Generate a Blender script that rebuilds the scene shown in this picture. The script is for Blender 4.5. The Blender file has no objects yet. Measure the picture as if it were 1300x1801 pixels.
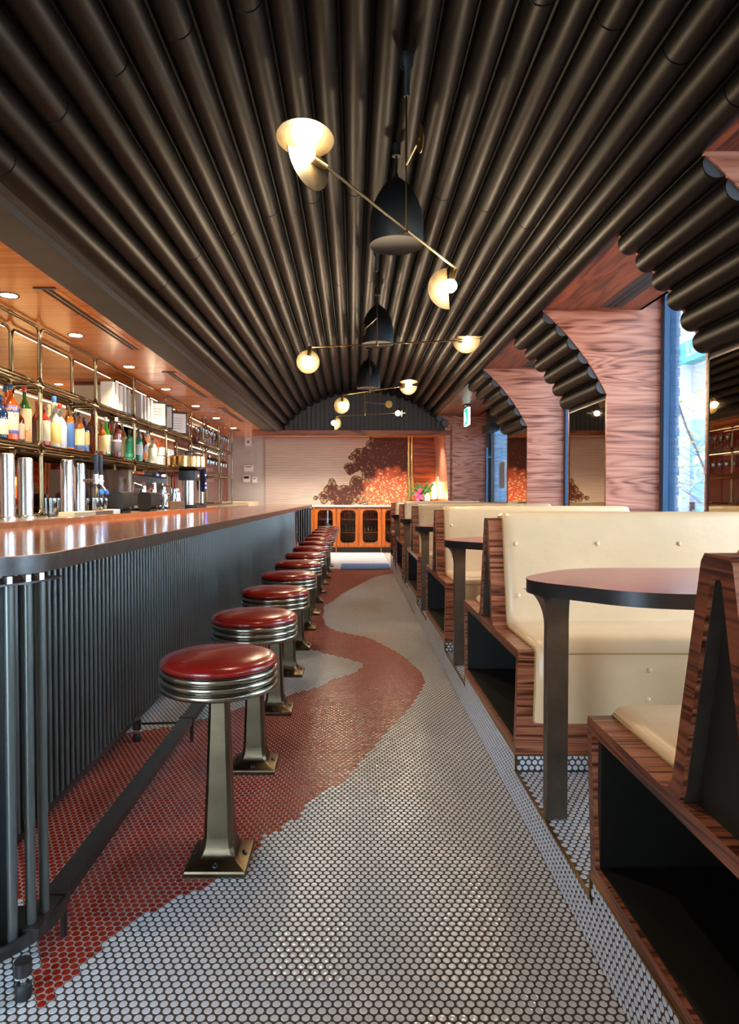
import bpy, math, random
import numpy as np
from mathutils import Vector, Matrix
random.seed(7); rng = np.random.default_rng(7)
S = bpy.context.scene
COL = S.collection
# ---------------------------------------------------------------- camera, world, exposure
F = 1160.0; VPX = 622.0; CY = 900.5; HZ = 874.0; H = 1.2
PITCH = math.atan((CY - HZ) / F)
cam = bpy.data.cameras.new('camera'); cam_o = bpy.data.objects.new('camera', cam); COL.objects.link(cam_o)
cam.sensor_fit = 'HORIZONTAL'; cam.sensor_width = 36.0; cam.lens = F / 1300 * 36
cam.shift_x = (650 - VPX) / 1300
cam_o.location = (0, 0, H); cam_o.rotation_euler = (math.pi / 2 - PITCH, 0, 0)
cam.clip_start = 0.05
S.camera = cam_o
W = bpy.data.worlds.new('world'); S.world = W; W.use_nodes = True
bg = W.node_tree.nodes['Background']
bg.inputs[0].default_value = (0.73, 0.85, 1.0, 1); bg.inputs[1].default_value = 13.0
S.view_settings.view_transform = 'Standard'; S.view_settings.look = 'None'
S.view_settings.gamma = 1.0; S.view_settings.use_curve_mapping = False
S.view_settings.exposure = 0.55
WARM = (1.0, 0.66, 0.36)
BULB = 480.0          # radiance of the filament bulbs of the mobiles
SPOT_W = 170.0         # recessed bar downlights

def at(px, py, D):
    """point of the room on the line of sight of a photo pixel, at depth D along the room"""
    c, s = math.cos(PITCH), math.sin(PITCH)
    v = CY - py
    d = (px - VPX, F * c + v * s, -F * s + v * c)
    k = D / d[1]
    return Vector((d[0] * k, D, H + d[2] * k))
def floor_at(px, py, z=0.0):
    c, s = math.cos(PITCH), math.sin(PITCH)
    v = CY - py
    d = (px - VPX, F * c + v * s, -F * s + v * c)
    k = (z - H) / d[2]
    return (d[0] * k, d[1] * k)

# ---------------------------------------------------------------- materials
MAT = {}
def newmat(name):
    m = bpy.data.materials.new(name); m.use_nodes = True
    MAT[name] = m
    nt = m.node_tree
    return m, nt, nt.nodes['Principled BSDF']
def plain(name, col, rough=0.5, metal=0.0, noise=0.0, nscale=20, bump=0.0, bscale=80, spec=None, coat=0.0, trans=0.0, ior=None, alpha=None):
    m, nt, b = newmat(name)
    b.inputs['Base Color'].default_value = (*col, 1)
    b.inputs['Roughness'].default_value = rough; b.inputs['Metallic'].default_value = metal
    if spec is not None: b.inputs['Specular IOR Level'].default_value = spec
    if coat: b.inputs['Coat Weight'].default_value = coat; b.inputs['Coat Roughness'].default_value = 0.06
    if trans: b.inputs['Transmission Weight'].default_value = trans
    if ior: b.inputs['IOR'].default_value = ior
    if noise or bump:
        tc = nt.nodes.new('ShaderNodeTexCoord')
    if noise:
        n = nt.nodes.new('ShaderNodeTexNoise'); n.inputs['Scale'].default_value = nscale; n.inputs['Detail'].default_value = 4
        nt.links.new(tc.outputs['Object'], n.inputs['Vector'])
        r = nt.nodes.new('ShaderNodeValToRGB')
        a = [max(0, c * (1 - noise)) for c in col]; z = [min(1, c * (1 + noise)) for c in col]
        r.color_ramp.elements[0].position = 0.3; r.color_ramp.elements[1].position = 0.7
        r.color_ramp.elements[0].color = (*a, 1); r.color_ramp.elements[1].color = (*z, 1)
        nt.links.new(n.outputs['Fac'], r.inputs[0]); nt.links.new(r.outputs[0], b.inputs['Base Color'])
    if bump:
        n2 = nt.nodes.new('ShaderNodeTexNoise'); n2.inputs['Scale'].default_value = bscale; n2.inputs['Detail'].default_value = 3
        nt.links.new(tc.outputs['Object'], n2.inputs['Vector'])
        bp = nt.nodes.new('ShaderNodeBump'); bp.inputs['Strength'].default_value = bump; bp.inputs['Distance'].default_value = 0.01
        nt.links.new(n2.outputs['Fac'], bp.inputs['Height']); nt.links.new(bp.outputs[0], b.inputs['Normal'])
    return m
def wood(name, dark, mid, light, axis=0, scale=1.0, rough=0.35, coat=0.0, stretch=9.0, fig=7.0, contrast=1.0):
    m, nt, b = newmat(name)
    N = nt.nodes.new; L = nt.links.new
    tc = N('ShaderNodeTexCoord'); mp = N('ShaderNodeMapping')
    sc = [stretch * scale] * 3; sc[axis] = scale
    mp.inputs['Scale'].default_value = sc
    L(tc.outputs['Object'], mp.inputs['Vector'])
    n1 = N('ShaderNodeTexNoise'); n1.inputs['Scale'].default_value = 0.55; n1.inputs['Detail'].default_value = 3; n1.inputs['Distortion'].default_value = 0.5
    L(mp.outputs[0], n1.inputs['Vector'])
    mu = N('ShaderNodeMath'); mu.operation = 'MULTIPLY'; mu.inputs[1].default_value = fig * 6.283; L(n1.outputs['Fac'], mu.inputs[0])
    si = N('ShaderNodeMath'); si.operation = 'SINE'; L(mu.outputs[0], si.inputs[0])
    n2 = N('ShaderNodeTexNoise'); n2.inputs['Scale'].default_value = 6.0; n2.inputs['Detail'].default_value = 5
    mp2 = N('ShaderNodeMapping'); s2 = [stretch * scale * 1.4] * 3; s2[axis] = scale * 0.35; mp2.inputs['Scale'].default_value = s2
    L(tc.outputs['Object'], mp2.inputs['Vector']); L(mp2.outputs[0], n2.inputs['Vector'])
    ma = N('ShaderNodeMath'); ma.operation = 'MULTIPLY_ADD'; ma.inputs[1].default_value = 0.20 * contrast; ma.inputs[2].default_value = 0.0
    L(si.outputs[0], ma.inputs[0])
    ad = N('ShaderNodeMath'); ad.operation = 'ADD'; L(ma.outputs[0], ad.inputs[0]); L(n2.outputs['Fac'], ad.inputs[1])
    r = N('ShaderNodeValToRGB'); e = r.color_ramp.elements
    e[0].position = 0.22; e[0].color = (*dark, 1); e[1].position = 0.78; e[1].color = (*light, 1)
    k = e.new(0.45); k.color = (*mid, 1)
    L(ad.outputs[0], r.inputs[0]); L(r.outputs[0], b.inputs['Base Color'])
    b.inputs['Roughness'].default_value = rough
    if coat: b.inputs['Coat Weight'].default_value = coat; b.inputs['Coat Roughness'].default_value = 0.12
    return m
def emit(name, col, strength):
    m, nt, b = newmat(name)
    b.inputs['Base Color'].default_value = (*col, 1)
    b.inputs['Emission Color'].default_value = (*col, 1); b.inputs['Emission Strength'].default_value = strength
    return m
def pane(name, tint=(0.9, 0.97, 1.0), refl=0.07, rough=0.0):
    m, nt, b = newmat(name)
    nt.nodes.remove(b); N = nt.nodes.new
    t = N('ShaderNodeBsdfTransparent'); t.inputs[0].default_value = (*tint, 1)
    g = N('ShaderNodeBsdfGlossy'); g.inputs['Roughness'].default_value = rough
    fr = N('ShaderNodeFresnel'); fr.inputs[0].default_value = 1.45
    mx = N('ShaderNodeMixShader'); out = nt.nodes['Material Output']
    if refl is None: nt.links.new(fr.outputs[0], mx.inputs[0])
    else:
        sc = N('ShaderNodeMath'); sc.operation = 'MULTIPLY_ADD'; sc.inputs[1].default_value = 0.8; sc.inputs[2].default_value = refl
        nt.links.new(fr.outputs[0], sc.inputs[0]); nt.links.new(sc.outputs[0], mx.inputs[0])
    nt.links.new(t.outputs[0], mx.inputs[1]); nt.links.new(g.outputs[0], mx.inputs[2]); nt.links.new(mx.outputs[0], out.inputs[0])
    return m

plain('tube_black', (0.0020, 0.0018, 0.0017), 0.43, spec=0.12)
plain('tube_cap', (0.075, 0.080, 0.088), 0.45)
plain('vault_black', (0.006, 0.006, 0.006), 0.7)
plain('beam_black', (0.030, 0.026, 0.023), 0.5, noise=0.25, nscale=9)
wood('wood_panel', (0.15, 0.036, 0.020), (0.46, 0.165, 0.098), (0.62, 0.28, 0.185), axis=0, scale=0.6, rough=0.3, stretch=9, fig=18, contrast=0.75)
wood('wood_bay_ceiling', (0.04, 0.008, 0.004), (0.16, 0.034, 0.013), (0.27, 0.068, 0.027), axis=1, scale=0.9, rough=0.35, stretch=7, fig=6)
wood('wood_bench', (0.050, 0.010, 0.005), (0.27, 0.072, 0.030), (0.46, 0.165, 0.082), axis=0, scale=1.0, rough=0.3, stretch=18, fig=11, contrast=1.15)
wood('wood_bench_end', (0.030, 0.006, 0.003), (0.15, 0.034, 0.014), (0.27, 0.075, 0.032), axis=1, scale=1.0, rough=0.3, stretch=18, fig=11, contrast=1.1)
wood('wood_bar_ceiling', (0.40, 0.095, 0.014), (0.58, 0.17, 0.030), (0.70, 0.25, 0.055), axis=0, scale=0.5, rough=0.22, stretch=40, fig=3, contrast=0.5, coat=0.15)
wood('wood_cabinet', (0.22, 0.045, 0.008), (0.42, 0.105, 0.018), (0.55, 0.16, 0.03), axis=2, scale=0.9, rough=0.3, stretch=8, fig=4, contrast=0.6)
wood('wood_red', (0.09, 0.016, 0.005), (0.24, 0.048, 0.012), (0.34, 0.08, 0.022), axis=0, scale=0.9, rough=0.32, stretch=8, fig=5)
wood('bar_top', (0.40, 0.11, 0.048), (0.58, 0.20, 0.10), (0.70, 0.29, 0.16), axis=1, scale=0.8, rough=0.15, stretch=22, fig=3, contrast=0.7, coat=0.7)
plain('copper_trim', (0.50, 0.24, 0.11), 0.25, 1.0, noise=0.2, nscale=14)
plain('edge_metal', (0.085, 0.080, 0.078), 0.32, 0.9, noise=0.25, nscale=25)
plain('bar_panel', (0.006, 0.008, 0.009), 0.5)
plain('bar_rod', (0.135, 0.145, 0.135), 0.32, 0.7)
plain('dark_metal', (0.030, 0.028, 0.027), 0.32, 0.6)
plain('rail_metal', (0.040, 0.030, 0.027), 0.30, 0.5, noise=0.2, nscale=18)
plain('rubber', (0.012, 0.012, 0.012), 0.6)
plain('stool_metal', (0.125, 0.092, 0.056), 0.33, 1.0, noise=0.22, nscale=12, bump=0.04, bscale=160)
plain('stool_ring', (0.36, 0.32, 0.25), 0.24, 1.0)
plain('red_vinyl', (0.21, 0.008, 0.005), 0.24, noise=0.12, nscale=8, bump=0.03, bscale=220, coat=0.3)
plain('cream_leather', (0.84, 0.575, 0.33), 0.30, noise=0.05, nscale=5, bump=0.22, bscale=16)
plain('cream_piping', (0.52, 0.34, 0.13), 0.4)
plain('cavity_dark', (0.006, 0.005, 0.003), 0.5)
plain('table_top', (0.34, 0.035, 0.075), 0.2, noise=0.08, nscale=30)
plain('table_edge', (0.014, 0.010, 0.010), 0.35)
plain('table_leg', (0.150, 0.120, 0.090), 0.36, 0.8, noise=0.15, nscale=20)
plain('brass', (0.62, 0.40, 0.15), 0.22, 1.0)
plain('brass_dark', (0.36, 0.24, 0.10), 0.28, 1.0)
plain('rack_brass', (0.25, 0.175, 0.09), 0.20, 1.0)
plain('chrome', (0.85, 0.86, 0.88), 0.08, 1.0)
plain('steel', (0.55, 0.54, 0.52), 0.25, 1.0)
plain('mirror_bronze', (0.40, 0.32, 0.22), 0.015, 1.0)
plain('mirror_dark', (0.20, 0.085, 0.05), 0.03, 1.0)
plain('tile_white', (0.62, 0.62, 0.64), 0.16, noise=0.10, nscale=40, spec=0.6)
plain('tile_red', (0.27, 0.022, 0.010), 0.20, noise=0.30, nscale=45, spec=0.30)
plain('grout_dark', (0.060, 0.040, 0.030), 0.8, noise=0.25, nscale=60)
plain('grout_light', (0.38, 0.33, 0.31), 0.8, noise=0.12, nscale=60)
plain('wall_pale', (0.50, 0.46, 0.43), 0.7, noise=0.06, nscale=4)
plain('wall_beige', (0.50, 0.40, 0.27), 0.6, noise=0.05, nscale=3)
plain('white_plastic', (0.75, 0.74, 0.72), 0.4)
plain('binder_grey', (0.45, 0.44, 0.43), 0.4)
plain('black_plastic', (0.015, 0.015, 0.016), 0.35)
plain('lamp_black', (0.0035, 0.0045, 0.0045), 0.55)
plain('lamp_disc', (0.055, 0.043, 0.034), 0.55, noise=0.1, nscale=20)
plain('brass_leaf', (0.020, 0.0145, 0.0065), 0.6, noise=0.35, nscale=28, spec=0.15)
plain('window_blue', (0.010, 0.055, 0.13), 0.28, 0.2)
plain('brick_blue', (0.22, 0.38, 0.55), 0.8, noise=0.2, nscale=12)
plain('mortar_blue', (0.04, 0.08, 0.13), 0.9)
plain('facade_white', (0.86, 0.89, 0.90), 0.8, noise=0.05, nscale=2)
plain('facade_blue', (0.22, 0.42, 0.62), 0.6)
plain('facade_glass', (0.30, 0.50, 0.62), 0.15)
plain('asphalt', (0.30, 0.34, 0.38), 0.9, noise=0.2, nscale=4)
plain('sign_green', (0.06, 0.45, 0.45), 0.5)
plain('bark', (0.10, 0.075, 0.06), 0.9)
plain('leaf_yellow', (0.75, 0.55, 0.12), 0.6)
plain('stone_white', (0.70, 0.66, 0.60), 0.2, noise=0.08, nscale=10)
plain('mat_blue', (0.016, 0.060, 0.17), 0.9, noise=0.25, nscale=120, bump=0.3, bscale=400)
plain('leaf_green', (0.03, 0.14, 0.03), 0.45, noise=0.3, nscale=10)
plain('petal_pink', (0.70, 0.10, 0.26), 0.5, noise=0.25, nscale=14)
plain('ceramic', (0.78, 0.76, 0.72), 0.3)
plain('paper', (0.72, 0.72, 0.74), 0.7)
plain('kraft', (0.52, 0.40, 0.26), 0.8)
plain('tray_wood', (0.20, 0.11, 0.06), 0.5)
plain('gold_drum', (0.66, 0.42, 0.16), 0.18, 1.0)
plain('navy', (0.004, 0.010, 0.030), 0.35)
plain('tap_red', (0.45, 0.02, 0.02), 0.4)
plain('burgundy_gloss', (0.10, 0.010, 0.010), 0.10, coat=0.5)
emit('bulb', (1.0, 0.76, 0.48), BULB)
emit('downlight', (1.0, 0.82, 0.58), 60.0)
emit('led_strip', (1.0, 0.78, 0.48), 15.0)
emit('led_strip_low', (1.0, 0.78, 0.48), 7.0)
emit('cabinet_led', (1.0, 0.72, 0.42), 5.0)
emit('candle', (1.0, 0.62, 0.24), 14.0)
emit('exit_green', (0.02, 0.55, 0.33), 1.0)
emit('exit_white', (0.85, 1.0, 0.95), 1.4)
emit('led_blue', (0.10, 0.16, 1.0), 20.0)
pane('pane')
pane('pane_cabinet', (0.93, 0.93, 0.9), 0.0)
pane('shelf_glass', (0.80, 0.90, 0.82), 0.10)
pane('glassware', (0.88, 0.88, 0.86), 0.20)
def bottle_glass(name, col, rough=0.05):
    return plain(name, col, rough, 0.0, spec=0.8, coat=0.6)
# ---------------------------------------------------------------- mural and other pattern materials
def mural_material(with_flower):
    m, nt, b = newmat('mural' if with_flower else 'mural_plain')
    N = nt.nodes.new; L = nt.links.new
    def math_(op, a, c=None, d=None):
        n = N('ShaderNodeMath'); n.operation = op
        for i, v in enumerate((a, c, d)):
            if v is None: continue
            if isinstance(v, (int, float)): n.inputs[i].default_value = v
            else: L(v, n.inputs[i])
        return n.outputs[0]
    tc = N('ShaderNodeTexCoord'); sp = N('ShaderNodeSeparateXYZ'); L(tc.outputs['Object'], sp.inputs[0])
    u, v = sp.outputs[0], sp.outputs[2]
    nz = N('ShaderNodeTexNoise'); nz.inputs['Scale'].default_value = 1.6; nz.inputs['Detail'].default_value = 3; L(tc.outputs['Object'], nz.inputs['Vector'])
    wob = math_('MULTIPLY', nz.outputs['Fac'], 0.035)
    ph = math_('MULTIPLY', math_('ADD', v, wob), 6.2832 / 0.036)
    ln = math_('GREATER_THAN', math_('SINE', ph), 0.62)
    mp = N('ShaderNodeMapping'); mp.inputs['Scale'].default_value = (1.5, 1, 30); L(tc.outputs['Object'], mp.inputs[0])
    n2 = N('ShaderNodeTexNoise'); n2.inputs['Scale'].default_value = 2.0; L(mp.outputs[0], n2.inputs[0])
    ln = math_('MULTIPLY', ln, math_('MULTIPLY_ADD', n2.outputs['Fac'], 1.2, 0.05))
    c1 = N('ShaderNodeMix'); c1.data_type = 'RGBA'; L(ln, c1.inputs['Factor'])
    c1.inputs['A'].default_value = (0.52, 0.43, 0.38, 1); c1.inputs['B'].default_value = (0.11, 0.075, 0.06, 1)
    col = c1.outputs['Result']
    if not with_flower:
        c1.inputs['A'].default_value = (0.46, 0.43, 0.42, 1); c1.inputs['B'].default_value = (0.32, 0.29, 0.28, 1)
    else:
        vo = N('ShaderNodeTexVoronoi'); vo.inputs['Scale'].default_value = 5.5; L(tc.outputs['Object'], vo.inputs['Vector'])
        def ell(cu, cv, a, bb):
            x = math_('DIVIDE', math_('SUBTRACT', u, cu), a); y = math_('DIVIDE', math_('SUBTRACT', v, cv), bb)
            return math_('SQRT', math_('ADD', math_('MULTIPLY', x, x), math_('MULTIPLY', y, y)))
        d = ell(1.00, 2.15, 0.85, 0.78)
        for p in ((0.30, 2.05, 0.42, 0.30), (0.0, 1.86, 0.25, 0.16), (-0.30, 1.26, 0.55, 0.34), (0.10, 1.42, 0.35, 0.28), (0.80, 1.25, 0.75, 0.75), (0.55, 1.75, 0.5, 0.35), (0.75, 2.6, 0.55, 0.3)):
            d = math_('MINIMUM', d, ell(*p))
        d = math_('ADD', d, math_('MULTIPLY_ADD', vo.outputs['Distance'], 0.75, -0.28))
        mask = math_('LESS_THAN', d, 1.0)
        v2 = N('ShaderNodeTexVoronoi'); v2.feature = 'DISTANCE_TO_EDGE'; v2.inputs['Scale'].default_value = 11; 
        nd = N('ShaderNodeTexNoise'); nd.inputs['Scale'].default_value = 5; L(tc.outputs['Object'], nd.inputs['Vector'])
        vm = N('ShaderNodeVectorMath'); vm.operation = 'MULTIPLY_ADD'; vm.inputs[1].default_value = (0.18, 0.18, 0.18); L(nd.outputs['Color'], vm.inputs[0]); L(tc.outputs['Object'], vm.inputs[2])
        L(vm.outputs[0], v2.inputs['Vector'])
        n3 = N('ShaderNodeTexNoise'); n3.inputs['Scale'].default_value = 24; n3.inputs['Detail'].default_value = 1; L(tc.outputs['Object'], n3.inputs['Vector'])
        dots = N('ShaderNodeTexVoronoi'); dots.inputs['Scale'].default_value = 17; L(vm.outputs[0], dots.inputs['Vector'])
        # lamp glow painted in as coral, dense cream petals; dark foliage with sparse ones
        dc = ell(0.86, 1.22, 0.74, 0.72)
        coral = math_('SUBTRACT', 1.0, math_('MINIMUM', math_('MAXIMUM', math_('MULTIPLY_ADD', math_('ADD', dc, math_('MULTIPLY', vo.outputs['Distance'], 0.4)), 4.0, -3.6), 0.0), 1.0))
        thr = math_('MULTIPLY_ADD', coral, 0.13, 0.26)
        leafd = math_('ADD', math_('MULTIPLY', ell(1.35, 2.4, 0.9, 0.9), -0.02), thr)
        rr = math_('MULTIPLY', math_('SUBTRACT', 1.25, math_('MULTIPLY', u, 0.35)), 0.18)
        thr2 = math_('MULTIPLY_ADD', coral, 0.24, math_('MAXIMUM', rr, 0.05))
        petal = math_('MULTIPLY', math_('LESS_THAN', dots.outputs['Distance'], thr2), math_('GREATER_THAN', n3.outputs['Fac'], 0.43))
        # outline of the foliage
        edge = math_('MULTIPLY', math_('GREATER_THAN', d, 0.93), mask)
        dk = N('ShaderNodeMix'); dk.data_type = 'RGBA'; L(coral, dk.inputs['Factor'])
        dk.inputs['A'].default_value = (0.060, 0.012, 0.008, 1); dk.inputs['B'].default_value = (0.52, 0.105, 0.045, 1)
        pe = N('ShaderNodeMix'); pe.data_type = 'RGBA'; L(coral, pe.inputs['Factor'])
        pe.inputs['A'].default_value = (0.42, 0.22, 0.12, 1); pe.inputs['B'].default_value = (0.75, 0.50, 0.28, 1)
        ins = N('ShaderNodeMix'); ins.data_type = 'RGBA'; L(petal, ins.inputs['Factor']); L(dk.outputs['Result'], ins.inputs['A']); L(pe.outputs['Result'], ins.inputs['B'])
        # olive blossoms near the foliage tips
        ol = math_('MULTIPLY', math_('GREATER_THAN', d, 0.74), math_('LESS_THAN', u, 0.45))
        ol = math_('MULTIPLY', ol, math_('GREATER_THAN', v2.outputs['Distance'], 0.10))
        i2 = N('ShaderNodeMix'); i2.data_type = 'RGBA'; L(ol, i2.inputs['Factor']); L(ins.outputs['Result'], i2.inputs['A']); i2.inputs['B'].default_value = (0.27, 0.20, 0.10, 1)
        i3 = N('ShaderNodeMix'); i3.data_type = 'RGBA'; L(edge, i3.inputs['Factor']); L(i2.outputs['Result'], i3.inputs['A']); i3.inputs['B'].default_value = (0.07, 0.04, 0.02, 1)
        fin = N('ShaderNodeMix'); fin.data_type = 'RGBA'; L(mask, fin.inputs['Factor']); L(col, fin.inputs['A']); L(i3.outputs['Result'], fin.inputs['B'])
        col = fin.outputs['Result']
    L(col, b.inputs['Base Color']); b.inputs['Roughness'].default_value = 0.6
    return m
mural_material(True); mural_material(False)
def slat_material(name, col, dark, pitch, axis):
    m, nt, b = newmat(name); N = nt.nodes.new; L = nt.links.new
    tc = N('ShaderNodeTexCoord'); sp = N('ShaderNodeSeparateXYZ'); L(tc.outputs['Object'], sp.inputs[0])
    a = N('ShaderNodeMath'); a.operation = 'MULTIPLY'; a.inputs[1].default_value = 1 / pitch; L(sp.outputs[axis], a.inputs[0])
    f = N('ShaderNodeMath'); f.operation = 'FRACT'; L(a.outputs[0], f.inputs[0])
    g = N('ShaderNodeMath'); g.operation = 'LESS_THAN'; g.inputs[1].default_value = 0.12; L(f.outputs[0], g.inputs[0])
    mx = N('ShaderNodeMix'); mx.data_type = 'RGBA'; L(g.outputs[0], mx.inputs['Factor']); mx.inputs['A'].default_value = (*col, 1); mx.inputs['B'].default_value = (*dark, 1)
    L(mx.outputs['Result'], b.inputs['Base Color']); b.inputs['Roughness'].default_value = 0.5
slat_material('grille_dark', (0.03, 0.025, 0.02), (0.004, 0.004, 0.004), 0.012, 0)
slat_material('herringbone_beige', (0.50, 0.40, 0.27), (0.36, 0.28, 0.18), 0.09, 1)

# ---------------------------------------------------------------- mesh builder
class MB:
    def __init__(self): self.v = []; self.f = []; self.mi = []
    def add(self, verts, faces, mi=0):
        o = len(self.v); self.v.extend([tuple(p) for p in verts])
        self.f.extend([tuple(i + o for i in q) for q in faces]); self.mi.extend([mi] * len(faces)); return self
    def box(self, c, s, mi=0, rz=0.0, rx=0.0):
        hx, hy, hz = s[0] / 2, s[1] / 2, s[2] / 2
        R = Matrix.Rotation(rz, 3, 'Z') @ Matrix.Rotation(rx, 3, 'X')
        V = [Vector(c) + R @ Vector((x * hx, y * hy, z * hz)) for x in (-1, 1) for y in (-1, 1) for z in (-1, 1)]
        return self.add(V, [(0, 1, 3, 2), (4, 6, 7, 5), (0, 4, 5, 1), (2, 3, 7, 6), (0, 2, 6, 4), (1, 5, 7, 3)], mi)
    def bb(self, x0, x1, y0, y1, z0, z1, mi=0):
        return self.box(((x0 + x1) / 2, (y0 + y1) / 2, (z0 + z1) / 2), (abs(x1 - x0), abs(y1 - y0), abs(z1 - z0)), mi)
    def rbox(self, x0, x1, y0, y1, z0, z1, r=0.01, mi=0, axis=2, n=4):
        """box whose edges along `axis` are rounded"""
        if axis == 2: pts = rrect(x0, y0, x1, y1, r, n); return self.prism([(p[0], p[1]) for p in pts], z0, z1, 'Z', mi)
        if axis == 1: pts = rrect(x0, z0, x1, z1, r, n); return self.prism(pts, y0, y1, 'Y', mi)
        pts = rrect(y0, z0, y1, z1, r, n); return self.prism(pts, x0, x1, 'X', mi)
    def prism(self, poly, a, b, axis='Y', mi=0, side_mi=None):
        """polygon in the two other axes, extruded along `axis` from a to b"""
        n = len(poly)
        def mk(p, t):
            return {'X': (t, p[0], p[1]), 'Y': (p[0], t, p[1]), 'Z': (p[0], p[1], t)}[axis]
        V = [mk(p, a) for p in poly] + [mk(p, b) for p in poly]
        self.add(V, [tuple(range(n))[::-1], tuple(range(n, 2 * n))], mi)
        o = len(self.v) - 2 * n
        sm = mi if side_mi is None else side_mi
        for i in range(n):
            j = (i + 1) % n; self.f.append((o + i, o + j, o + n + j, o + n + i)); self.mi.append(sm)
        return self
    def cyl(self, p0, p1, r, n=12, r2=None, mi=0, cap=True):
        p0, p1 = Vector(p0), Vector(p1); d = (p1 - p0)
        if d.length < 1e-7: return self
        d.normalize(); a = d.orthogonal().normalized(); b = d.cross(a); r2 = r if r2 is None else r2
        ring = lambda p, rr: [p + (a * math.cos(2 * math.pi * i / n) + b * math.sin(2 * math.pi * i / n)) * rr for i in range(n)]
        V = ring(p0, r) + ring(p1, r2)
        Fc = [(i, (i + 1) % n, n + (i + 1) % n, n + i) for i in range(n)]
        if cap: Fc += [tuple(range(n))[::-1], tuple(range(n, 2 * n))]
        return self.add(V, Fc, mi)
    def tube(self, pts, r, n=8, closed=False, mi=0):
        P = [Vector(p) for p in pts]; m = len(P); V = []; up = None
        for i in range(m):
            t = (P[(i + 1) % m] - P[i - 1]) if closed else (P[min(i + 1, m - 1)] - P[max(i - 1, 0)])
            t.normalize()
            if up is None: up = t.orthogonal().normalized()
            up = (up - t * up.dot(t)).normalized(); s = t.cross(up)
            V += [P[i] + (up * math.cos(2 * math.pi * k / n) + s * math.sin(2 * math.pi * k / n)) * r for k in range(n)]
        Fc = []
        for i in range(m if closed else m - 1):
            j = (i + 1) % m
            Fc += [(i * n + k, i * n + (k + 1) % n, j * n + (k + 1) % n, j * n + k) for k in range(n)]
        if not closed: Fc += [tuple(range(n))[::-1], tuple(range((m - 1) * n, m * n))]
        return self.add(V, Fc, mi)
    def lathe(self, prof, c=(0, 0, 0), n=24, mi=0, cap=True):
        V = []; c = Vector(c); m = len(prof)
        for r, z in prof:
            V += [c + Vector((r * math.cos(2 * math.pi * k / n), r * math.sin(2 * math.pi * k / n), z)) for k in range(n)]
        Fc = []
        for i in range(m - 1):
            Fc += [(i * n + k, i * n + (k + 1) % n, (i + 1) * n + (k + 1) % n, (i + 1) * n + k) for k in range(n)]
        if cap: Fc += [tuple(range(n))[::-1], tuple(range((m - 1) * n, m * n))]
        return self.add(V, Fc, mi)
    def sphere(self, c, r, n=16, m=10, s=(1, 1, 1), mi=0):
        V = [Vector(c) + Vector((0, 0, -r * s[2]))]; c = Vector(c)
        for i in range(1, m):
            a = -math.pi / 2 + math.pi * i / m
            V += [c + Vector((r * s[0] * math.cos(a) * math.cos(2 * math.pi * k / n), r * s[1] * math.cos(a) * math.sin(2 * math.pi * k / n), r * s[2] * math.sin(a))) for k in range(n)]
        V.append(c + Vector((0, 0, r * s[2]))); last = len(V) - 1
        Fc = [(0, 1 + (k + 1) % n, 1 + k) for k in range(n)]
        for i in range(m - 2):
            o = 1 + i * n; Fc += [(o + k, o + (k + 1) % n, o + n + (k + 1) % n, o + n + k) for k in range(n)]
        o = 1 + (m - 2) * n; Fc += [(o + k, o + (k + 1) % n, last) for k in range(n)]
        return self.add(V, Fc, mi)
    def loft(self, rings, mi=0, cap=True):
        n = len(rings[0]); V = [p for r in rings for p in r]; Fc = []
        for i in range(len(rings) - 1):
            Fc += [(i * n + k, i * n + (k + 1) % n, (i + 1) * n + (k + 1) % n, (i + 1) * n + k) for k in range(n)]
        if cap: Fc += [tuple(range(n))[::-1], tuple(range((len(rings) - 1) * n, len(rings) * n))]
        return self.add(V, Fc, mi)
    def strip(self, outer, inner, z0, z1, mi=0):
        n = len(outer); V = []
        for o_, i_ in zip(outer, inner): V += [(*o_, z0), (*o_, z1), (*i_, z1), (*i_, z0)]
        Fc = [(4 * k + q, 4 * k + (q + 1) % 4, 4 * k + 4 + (q + 1) % 4, 4 * k + 4 + q) for k in range(n - 1) for q in range(4)]
        Fc += [(0, 1, 2, 3), tuple(4 * (n - 1) + q for q in (3, 2, 1, 0))]
        return self.add(V, Fc, mi)
    def xf(self, M):
        self.v = [tuple(M @ Vector(p)) for p in self.v]; return self
    def build(self, name, mat, parent=None, smooth=35, loc=None, rz=0.0, kind=None, bevel=0.0):
        me = bpy.data.meshes.new(name); me.from_pydata(self.v, [], self.f)
        for mm in (mat if isinstance(mat, (list, tuple)) else [mat]): me.materials.append(MAT[mm])
        if any(self.mi): me.polygons.foreach_set('material_index', self.mi)
        import bmesh
        bm = bmesh.new(); bm.from_mesh(me); bmesh.ops.recalc_face_normals(bm, faces=bm.faces)
        if bevel:
            es = [e for e in bm.edges if len(e.link_faces) == 2 and e.calc_face_angle(0) > 0.7]
            bmesh.ops.bevel(bm, geom=es, offset=bevel, segments=2, profile=0.5, affect='EDGES', clamp_overlap=True)
        bm.to_mesh(me); bm.free()
        if smooth:
            me.shade_smooth(); me.set_sharp_from_angle(angle=math.radians(smooth))
        o = bpy.data.objects.new(name, me); COL.objects.link(o)
        if parent is not None: o.parent = parent
        if loc is not None: o.location = loc
        if rz: o.rotation_euler = (0, 0, rz)
        if kind: o['kind'] = kind
        return o
def rrect(x0, y0, x1, y1, r, n=4):
    out = []
    for cx, cy, a0 in ((x1 - r, y0 + r, -90), (x1 - r, y1 - r, 0), (x0 + r, y1 - r, 90), (x0 + r, y0 + r, 180)):
        for i in range(n + 1):
            a = math.radians(a0 + 90 * i / n); out.append((cx + r * math.cos(a), cy + r * math.sin(a)))
    return out
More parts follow.
